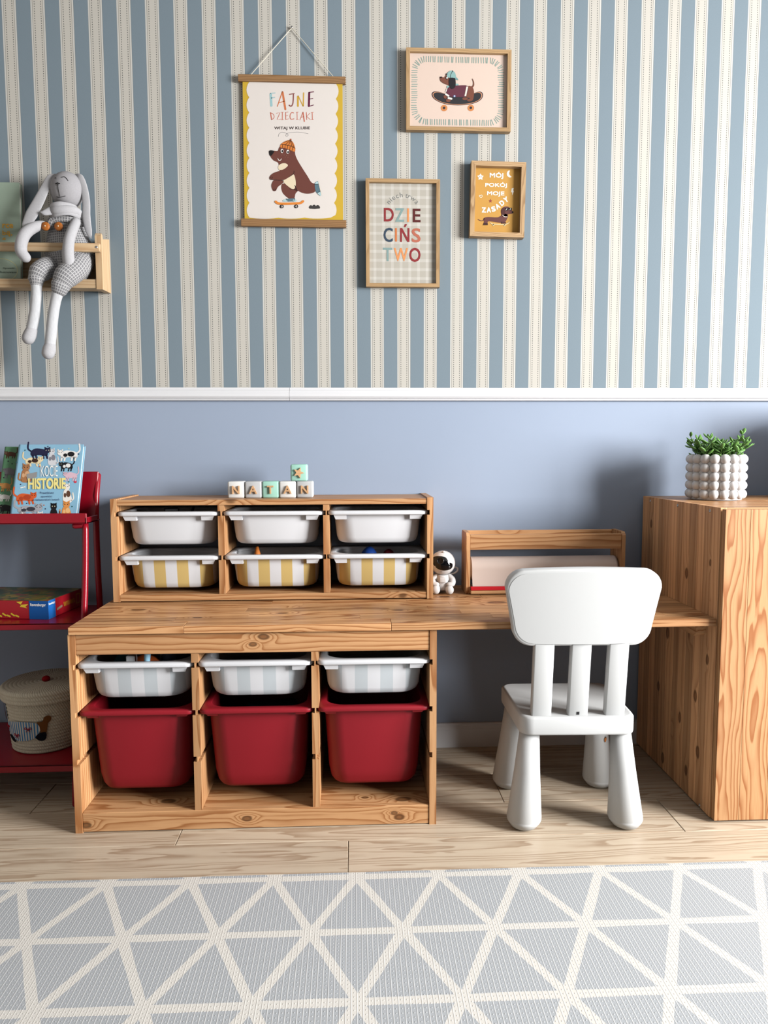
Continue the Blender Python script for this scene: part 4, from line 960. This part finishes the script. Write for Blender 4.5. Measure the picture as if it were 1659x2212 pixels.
art.poly([(610, 640), (640, 600), (720, 585), (760, 582), (870, 592), (850, 710), (760, 722), (650, 715), (612, 690)], (100, 54, 68), 5, 3)
art.poly([(868, 597), (915, 598), (940, 630), (945, 690), (930, 760), (880, 775), (860, 755), (900, 735), (845, 715)], br, 4, 3)
art.line([(915, 605), (938, 585), (940, 545), (925, 505)], 16, br, 4, 4, (1.3, .4)); art.poly([(850, 597), (872, 597), (848, 712), (828, 712)], (236, 228, 216), 6)
art.ell((835, 742), 34, 16, br, 4); art.poly([(575, 700), (612, 715), (600, 742), (572, 730)], br, 6, 3); art.poly([(602, 752), (650, 745), (655, 775), (610, 780)], br, 6, 3)
art.line([(600, 690), (630, 708)], 22, (238, 232, 224), 7); art.line([(630, 735), (668, 744)], 22, (238, 232, 224), 7)
art.poly([(610, 478), (620, 430), (665, 405), (705, 425), (722, 470), (715, 492), (650, 492)], (140, 178, 176), 6, 4); art.poly([(705, 480), (735, 490), (755, 520), (715, 512)], (120, 160, 160), 5)
art.line([(680, 412), (655, 460), (650, 492)], 5, (40, 40, 44), 7, 3); art.ell((680, 412), 7, 7, (40, 40, 44), 7); art.ell((607, 448), 9, 9, (40, 40, 44), 7); art.ell((538, 486), 12, 9, (34, 30, 34), 7)
art.poly([(640, 500), (690, 492), (716, 520), (716, 590), (690, 622), (655, 618), (636, 570)], (40, 38, 42), 7, 4)
art.ell((608, 493), 16, 18, (40, 36, 40), 5); art.ell((612, 493), 10, 11, (240, 236, 230), 6); art.ell((735, 574), 20, 14, (140, 178, 176), 4); art.ell((625, 600), 15, 16, (140, 178, 176), 4)
art.line([(612, 620), (598, 660)], 9, (240, 236, 230), 5); art.ell((705, 712), 15, 14, (90, 120, 170), 6); art.ell((705, 712), 8, 8, (230, 230, 230), 7)
art.build('dachshund_print', t, (0, -.0081, 0))

t, pw_, ph_ = frame('framed_print', 'tall oak framed print with coloured letters on beige plaid', .501, 1.649, .2295, .3245, .0112, .018, pineOak, pineOakZ)
pl = NB('beige_plaid'); _x = pl.sep(pl.obj())
def _bd(v, ph0): return pl.m('LESS_THAN', pl.m('FRACT', pl.m('ADD', pl.m('DIVIDE', v, .0272), ph0)), .32)
_h, _v = _bd(_x[2], 20.1), _bd(_x[0], 20.35)
pl = pl.done(pl.mix(pl.m('MULTIPLY', pl.m('ADD', _h, _v), .5), (0.47, 0.445, 0.39), (0.62, 0.60, 0.555)), .6, .3)
MB().box((-pw_ / 2, -.008, -ph_ / 2), (pw_ / 2, -.001, ph_ / 2)).build('paper', pl, t)
art = Art((125, 290), (752, 292), (125, 1218), pw_, ph_); ma, te, og, db, nv, tc = (142, 52, 56), (134, 160, 158), (224, 150, 96), (92, 40, 40), (58, 74, 92), (184, 108, 88)
for ch_, bx_, c_ in (('D', (262, 515, 355, 640), ma), ('Z', (368, 517, 452, 643), te), ('I', (480, 518, 498, 643), og), ('E', (533, 520, 607, 645), db), ('C', (258, 698, 345, 830), nv), ('I', (366, 700, 384, 825), (206, 120, 70)), ('Ń', (413, 662, 502, 828), ma), ('S', (523, 700, 607, 832), tc), ('T', (252, 883, 340, 1008), te), ('W', (355, 885, 488, 1008), og), ('O', (500, 882, 607, 1014), ma)): art.text(ch_, bx_, c_, 1, .012)
wds = 'niech trwa'; adv = [1.0, .48, 1.0, .92, 1.0, .45, .62, .7, 1.3, .98]; tot = sum(adv); a_ = 0
for ch_, ad in zip(wds, adv):
    th = -1.02 + 2.02 * (a_ + ad / 2) / tot; a_ += ad
    if ch_ == ' ': continue
    vs, _ = text_geo(ch_, 0); hgt = (max(v[1] for v in vs) - min(v[1] for v in vs)); wd = (max(v[0] for v in vs) - min(v[0] for v in vs)); mid = (max(v[1] for v in vs) + min(v[1] for v in vs)) / 2
    R = 150 + mid * 66; cu, cv_ = 440 + R * math.sin(th), 566 - R * math.cos(th)
    art.text(ch_, (cu - wd * 33, cv_ - hgt * 33, cu + wd * 33, cv_ + hgt * 33), (128, 130, 128), 1, 0, th)
art.build('lettering', t, (0, -.0081, 0))

t, pw_, ph_ = frame('framed_print', 'small bold-grained oak frame with ochre dachshund print at far right', .795, 1.752, .170, .2255, .0140, .024, oakBold, oakBoldZ, .016)
MB().box((-pw_ / 2, -.006, -ph_ / 2), (pw_ / 2, -.001, ph_ / 2)).build('paper', flat((200, 152, 76), .6, .3), t)
art = Art((1125, 145), (1548, 150), (1118, 738), pw_, ph_); wt = (244, 240, 230)
art.text('MÓJ', (1262, 180, 1390, 243), wt, 1, .025); art.text('POKÓJ', (1222, 272, 1425, 325), wt, 1, .025); art.text('MOJE', (1240, 355, 1402, 402), wt, 1, .025)
for ch_, cu, cv_, r_ in (('Z', 1212, 525, .0), ('A', 1258, 524, -.05), ('S', 1302, 515, -.25), ('A', 1340, 490, -.55), ('D', 1380, 459, -.7), ('Y', 1418, 428, -.55)): art.text(ch_, (cu - 20, cv_ - 24, cu + 20, cv_ + 24), wt, 1, .03, r_)
art.star((1177, 228), 32, wt, 1, .55); art.ell((1170, 227), 3, 5, (120, 100, 70), 2, n=8); art.ell((1184, 227), 3, 5, (120, 100, 70), 2, n=8); art.star((1273, 442), 19, (150, 72, 66), 1)
art.poly([(1450, 165), (1432, 170), (1422, 192), (1428, 215), (1448, 227), (1467, 222), (1450, 208), (1444, 188)], wt, 1, 4)
art.poly([(1470, 325), (1490, 322), (1484, 345), (1493, 348), (1474, 390), (1476, 362), (1466, 360)], wt, 1)
art.line([(1180, 412), (1168, 404), (1170, 394), (1179, 397), (1188, 390), (1195, 398), (1192, 410), (1180, 413)], 4, wt, 1, 3)
dg = (104, 66, 64)
art.poly([(1212, 602), (1250, 588), (1340, 590), (1380, 570), (1400, 555), (1440, 570), (1425, 615), (1400, 640), (1330, 635), (1255, 628), (1248, 655), (1210, 660), (1216, 632)], dg, 2, 3); art.poly([(1380, 575), (1378, 520), (1400, 495), (1440, 492), (1465, 515), (1488, 540), (1478, 555), (1440, 562), (1425, 585)], dg, 2, 4)
art.poly([(1376, 520), (1395, 500), (1412, 515), (1410, 555), (1392, 570), (1375, 550)], (80, 48, 48), 3, 4); art.line([(1218, 600), (1205, 622), (1180, 622), (1160, 612)], 6, dg, 2, 4); art.ell((1482, 541), 8, 8, (30, 26, 28), 3)
art.poly([(1410, 505), (1476, 502), (1472, 525), (1452, 528), (1442, 512), (1432, 530), (1414, 528)], (30, 28, 32), 4); art.line([(1418, 524), (1428, 510)], 4, wt, 5); art.line([(1455, 522), (1463, 508)], 4, wt, 5)
art.line([(1388, 570), (1405, 584), (1432, 585)], 6, (214, 200, 190), 4, 3); art.line([(1278, 640), (1300, 652), (1420, 652), (1452, 632)], 7, (226, 206, 160), 3, 3)
for u in (1303, 1408): art.ell((u, 660), 9, 9, (226, 206, 160), 3); art.ell((u, 660), 4, 4, (90, 70, 60), 4)
art.poly([(1212, 645), (1250, 645), (1252, 662), (1206, 664)], (60, 38, 38), 3); art.poly([(1375, 630), (1420, 634), (1425, 646), (1380, 648)], (80, 48, 48), 4)
art.build('dachshund_print', t, (0, -.0061, 0))

# ------------------------------------------------------------ hanging poster
hp = thing('hanging_poster', 'poster of a skating bear between two wooden bars hung on a cord', 'poster', (.1645, -.003, 1.889))
hp.rotation_euler = (0, .004, 0)
MB().box((-.1625, -.012, .2015), (.1615, 0, .2215), .0008).build('top_bar', oakHang, hp); MB().box((-.1600, -.012, -.2225), (.1625, 0, -.2005), .0008).build('bottom_bar', oakHang, hp)
MB().box((-.1495, -.0062, -.202), (.1525, -.0054, .203)).build('paper', flat((206, 172, 58), .6, .3), hp)
MB().tube([(-.126, -.006, .221), (0, -.002, .363)], .0011, 6).build('cord', flat((226, 220, 204), .9, .1), hp); MB().tube([(.126, -.006, .221), (0, -.002, .363)], .0011, 6).build('cord', flat((226, 220, 204), .9, .1), hp)
MB().lathe([(.0015, .003), (.0015, -.004), (.003, -.004), (.003, -.005), (0, -.005)], 10, (0, 0, .364), axis=1).build('nail', screw_m, hp)
art = Art((110, 640), (1140, 665), (140, 2048), .302, .405)
def scal():
    P = []; L, Rr, T, B = 165, 1085, 648, 2036
    def arc(p, q, n, amp):
        out = []
        for k in range(n):
            for j in range(6):
                f = (k + j / 6) / n; u, v = p[0] + (q[0] - p[0]) * f, p[1] + (q[1] - p[1]) * f; d = amp * math.sin(pi * j / 6) ** .8
                lx, ly_ = q[1] - p[1], -(q[0] - p[0]); ln = math.hypot(lx, ly_); out.append((u + lx / ln * d, v + ly_ / ln * d))
        return out
    P += arc((178, T), (1072, T + 18), 1, 0); P += arc((1072, T + 18), (1072, B), 9, 28); P += arc((1040, B), (215, B - 4), 3, 10); P += arc((190, B - 6), (178, T), 9, 28)
    return P
art.poly(scal(), (226, 219, 214), 1)
TE, OR, BRN, YL, PLM = (156, 196, 202), (206, 120, 76), (140, 80, 76), (206, 164, 60), (104, 40, 68)
def ink(c, w, *ps, sub=0):
    art.line(list(ps), w, c, 2, sub)
ink(TE, 24, (400, 770), (408, 885)); ink(TE, 9, (398, 762), (445, 758)); ink(TE, 9, (402, 810), (442, 802)); ink(OR, 9, (518, 748), (470, 893)); ink(OR, 20, (522, 750), (553, 922)); ink(OR, 7, (485, 857), (545, 840))
ink(BRN, 9, (592, 772), (642, 764)); ink(BRN, 12, (634, 770), (630, 860), (612, 892), (592, 882), sub=3); ink(YL, 18, (680, 795), (682, 890)); ink(YL, 9, (684, 788), (733, 888)); ink(YL, 12, (739, 758), (737, 890)); ink(PLM, 22, (797, 758), (795, 890)); ink(PLM, 9, (795, 752), (842, 747)); ink(PLM, 8, (797, 820), (835, 814)); ink(PLM, 8, (797, 894), (842, 880))
O2 = (200, 112, 92)
ink(O2, 10, (400, 958), (412, 1026)); ink(O2, 6, (398, 956), (428, 972), (438, 1000), (425, 1020), (411, 1028), sub=3); ink(O2, 6, (462, 962), (498, 956), (468, 1028), (504, 1022)); ink(O2, 7, (522, 955), (522, 1028)); ink(O2, 5, (512, 954), (532, 953)); ink(O2, 5, (512, 1029), (534, 1027))
ink(O2, 8, (556, 955), (558, 1026)); ink(O2, 5, (555, 955), (582, 950)); ink(O2, 5, (557, 990), (578, 986)); ink(O2, 5, (558, 1026), (586, 1020)); ink(O2, 8, (638, 960), (615, 958), (601, 990), (610, 1022), (642, 1020), sub=3); ink(O2, 6, (674, 955), (676, 1026)); ink(O2, 5, (664, 954), (686, 952)); ink(O2, 5, (666, 1027), (688, 1025))
ink(O2, 6, (733, 955), (705, 1030)); ink(O2, 12, (735, 955), (750, 1046)); ink(O2, 5, (713, 1006), (744, 998)); ink(O2, 7, (770, 955), (775, 1028)); ink(O2, 5, (808, 962), (774, 995), (812, 1028)); ink(O2, 7, (830, 958), (833, 1028)); ink(O2, 5, (820, 957), (842, 955)); ink(O2, 5, (822, 1029), (845, 1027))
art.text('WITAJ W KLUBIE', (440, 1098, 810, 1136), (58, 44, 44), 2, .012)
ink((140, 140, 140), 3.5, (483, 1200), (490, 1172), (520, 1155), (558, 1164), (585, 1182), (572, 1198), (560, 1188), (575, 1168), (620, 1158), (700, 1155), (792, 1172), sub=4)
art.build('lettering', hp, (.0015, -.0063, .0005))
art = Art((110, 640), (1140, 665), (140, 2048), .302, .405); B1 = (110, 66, 58); CR = (230, 214, 186); BK = (34, 30, 32)
art.poly([(540, 1680), (518, 1710), (530, 1770), (570, 1815), (615, 1842), (655, 1835), (668, 1785), (695, 1745), (640, 1690)], B1, 2, 4)
art.poly([(392, 1345), (430, 1342), (478, 1345), (490, 1315), (520, 1290), (600, 1290), (650, 1330), (662, 1390), (690, 1450), (740, 1530), (790, 1605), (830, 1668), (870, 1688), (885, 1722), (872, 1765), (835, 1783), (780, 1787), (725, 1772), (670, 1740), (600, 1690), (560, 1640), (500, 1545), (486, 1470), (440, 1445), (405, 1405)], B1, 3, 3)
art.poly([(540, 1655), (600, 1615), (645, 1588), (666, 1645), (668, 1705), (645, 1740), (592, 1712)], CR, 4, 4); art.poly([(487, 1500), (520, 1476), (560, 1474), (585, 1497), (540, 1535), (492, 1538)], CR, 4, 4)
art.poly([(450, 1645), (530, 1650), (535, 1675), (485, 1715), (462, 1755), (432, 1752), (416, 1700), (430, 1660)], B1, 4, 4); art.poly([(650, 1560), (560, 1545), (485, 1555), (425, 1580), (396, 1615), (405, 1640), (450, 1640), (540, 1645), (600, 1615), (645, 1585)], B1, 5, 4)
ink2 = lambda w, *p: art.line(list(p), w, BK, 6, 3)
ink2(4, (650, 1555), (645, 1580), (600, 1615)); ink2(4, (405, 1640), (470, 1645), (540, 1650)); ink2(4, (610, 1738), (660, 1745), (688, 1755)); ink2(5, (660, 1700), (680, 1745)); ink2(4, (412, 1612), (402, 1628)); ink2(4, (428, 1615), (418, 1635)); ink2(4, (440, 1740), (446, 1755)); ink2(4, (455, 1735), (460, 1750))
art.poly([(508, 1312), (506, 1285), (530, 1262), (560, 1246), (608, 1236), (642, 1268), (660, 1325), (652, 1356), (600, 1335), (550, 1318)], (214, 128, 62), 5, 3)
ink2(5, (512, 1280), (560, 1285), (620, 1300), (658, 1322))
for p in (((530, 1282), (528, 1312)), ((555, 1284), (552, 1318)), ((582, 1290), (578, 1325)), ((608, 1297), (602, 1335)), ((634, 1308), (628, 1345)), ((540, 1260), (600, 1240)), ((562, 1280), (606, 1240)), ((592, 1288), (610, 1240)), ((622, 1298), (612, 1240)), ((648, 1312), (618, 1242))): ink2(4, *p)
art.ell((612, 1231), 8, 8, (180, 90, 60), 5); art.poly([(391, 1343), (436, 1344), (436, 1365), (408, 1398), (393, 1383)], BK, 5, 3)
for u in (523, 583): art.ell((u, 1347 + (u > 550) * 10), 14, 21, (244, 240, 236), 6); art.ell((u + 3, 1350 + (u > 550) * 10), 8, 13, BK, 7)
art.line([(481, 1424), (488, 1440), (505, 1444), (517, 1428)], 6, (240, 232, 226), 5, 3)
for u, v in ((515, 1390), (530, 1378), (545, 1388), (570, 1395), (585, 1412), (592, 1388), (555, 1410)): art.ell((u, v), 2.5, 2.5, (196, 150, 120), 5, n=6)
art.poly([(865, 1690), (880, 1668), (908, 1665), (935, 1790), (922, 1808), (880, 1768)], (92, 120, 132), 4, 2); art.poly([(868, 1690), (880, 1666), (905, 1664), (905, 1690)], (176, 206, 212), 5); art.poly([(893, 1782), (925, 1768), (940, 1800), (926, 1812)], (176, 206, 212), 5); art.line([(908, 1668), (942, 1800)], 10, (226, 220, 208), 6); ink2(4, (868, 1692), (905, 1690)); ink2(4, (893, 1782), (925, 1765))
art.poly([(568, 1840), (660, 1832), (672, 1866), (570, 1868)], (92, 120, 132), 4); art.poly([(538, 1866), (545, 1848), (578, 1845), (588, 1867)], (176, 206, 212), 5, 2); art.ell((660, 1857), 20, 14, (176, 206, 212), 5); ink2(4, (572, 1838), (585, 1862)); ink2(4, (660, 1834), (652, 1862))
art.line([(463, 1868), (492, 1886), (560, 1890), (660, 1888), (720, 1884), (748, 1866)], 24, (224, 138, 62), 6, 3)
for u in (527, 677): art.ell((u, 1918), 20, 19, BK, 6); art.ell((u + 1, 1918), 9, 10, (236, 230, 226), 7); art.ell((u + 1, 1918), 5, 6, BK, 8)
art.poly([(817, 1942), (815, 1915), (832, 1905), (845, 1915), (855, 1903), (872, 1903), (882, 1915), (898, 1905), (916, 1912), (923, 1942)], (64, 62, 62), 3, 2)
art.build('bear_print', hp, (.0015, -.0063, .0005))

# ------------------------------------------------------------ toys showing in the drawers
def toy(name, label, b, m, loc, rot=None):
    o = b.build(name, m, None, loc, rot); return tag(o, label, 'toy')
ly0 = LY + .006; zb = .442 - .0900
xl = colx(LX, 0)
toy('toy_disc', 'teal toy disc with black centre standing in the left grey drawer', MB().lathe([(0, -.006), (.05, -.006), (.05, .006), (.03, .007), (.028, .005), (.0, .005)], 28, axis=1), flat((40, 92, 104)), (xl - .035, LY + .10, zb + .052), (-.15, 0, .1))
toy('toy_ring', 'orange toy ring among toys in the left grey drawer', MB().lathe([(.012, -.006), (.047, -.007), (.047, .007), (.012, .006)], 24, axis=1), flat((200, 96, 40)), (xl + .012, LY + .06, zb + .049), (-.2, 0, -.1))
toy('toy_peg', 'pale blue toy peg lying on top of the left grey drawer toys', MB().tube([(0, 0, 0), (.004, -.002, .10)], .008, 10), flat((150, 196, 220)), (xl + .012, LY + .045, zb + .008), (.10, .1, 0))
toy('toy_brick', 'white toy brick at the front of the left grey drawer', MB().box((-.012, -.01, 0), (.012, .01, .098), .002), flat((214, 220, 226)), (xl - .022, LY + .055, zb))
toy('toy_stick', 'white upright toy stick in the left grey drawer', MB().tube([(0, 0, 0), (0, 0, .10)], [.006, .007], 10), flat((206, 214, 222)), (xl + .045, LY + .10, zb + .008))
toy('toy_bear', 'slate blue toy figure at right of the left grey drawer', MB().tube([(0, 0, 0), (0, 0, .05), (0, 0, .085)], [.026, .024, .016], 14, sub=3).ball((0, 0, .1), .017, 12, 8), flat((70, 86, 110)), (xl + .07, LY + .09, zb + .027))
zb2 = .318 - .22
toy('toy_parcel', 'dark teal toy packet in the middle red drawer', MB().box((-.07, -.05, 0), (.07, .05, .19), .012, seg=2), flat((24, 60, 74)), (colx(LX, 1) + .03, LY + .12, zb2), (0, 0, .2))
xu = UX; zu = DZ + .262 - .0968
toy('toy_car', 'black and yellow toy car in the top left white drawer', MB().box((-.022, -.045, 0), (.022, .045, .085), .012, seg=2).box((-.0225, -.03, .05), (.0225, -.02, .104), .004), [flat((28, 28, 30), .3)], (colx(UX, 0) - .02, UY + .10, zu), (0, 0, .5))
toy('toy_rod', 'dark slim toy rod poking up in the top left white drawer', MB().tube([(0, 0, .004), (.035, 0, .104)], .004, 8), flat((30, 30, 32)), (colx(UX, 0) + .02, UY + .09, zu))
zu = DZ + .133 - .0968
toy('toy_cone', 'orange toy cone in the middle yellow striped drawer', MB().lathe([(0, 0), (.03, 0), (.012, .08), (.004, .112), (0, .113)], 16), flat((206, 120, 50)), (colx(UX, 1) - .06, UY + .085, zu))
toy('toy_ball', 'blue and yellow toy ball in the right yellow striped drawer', MB().ball((0, 0, .054), (.03, .03, .054), 18, 12), flat((34, 70, 150), .3), (colx(UX, 2) - .025, UY + .10, zu))
toy('toy_ball', 'dark red toy ball in the right yellow striped drawer', MB().ball((0, 0, .05), (.026, .026, .05), 18, 12), flat((120, 30, 40), .3), (colx(UX, 2) + .035, UY + .10, zu))
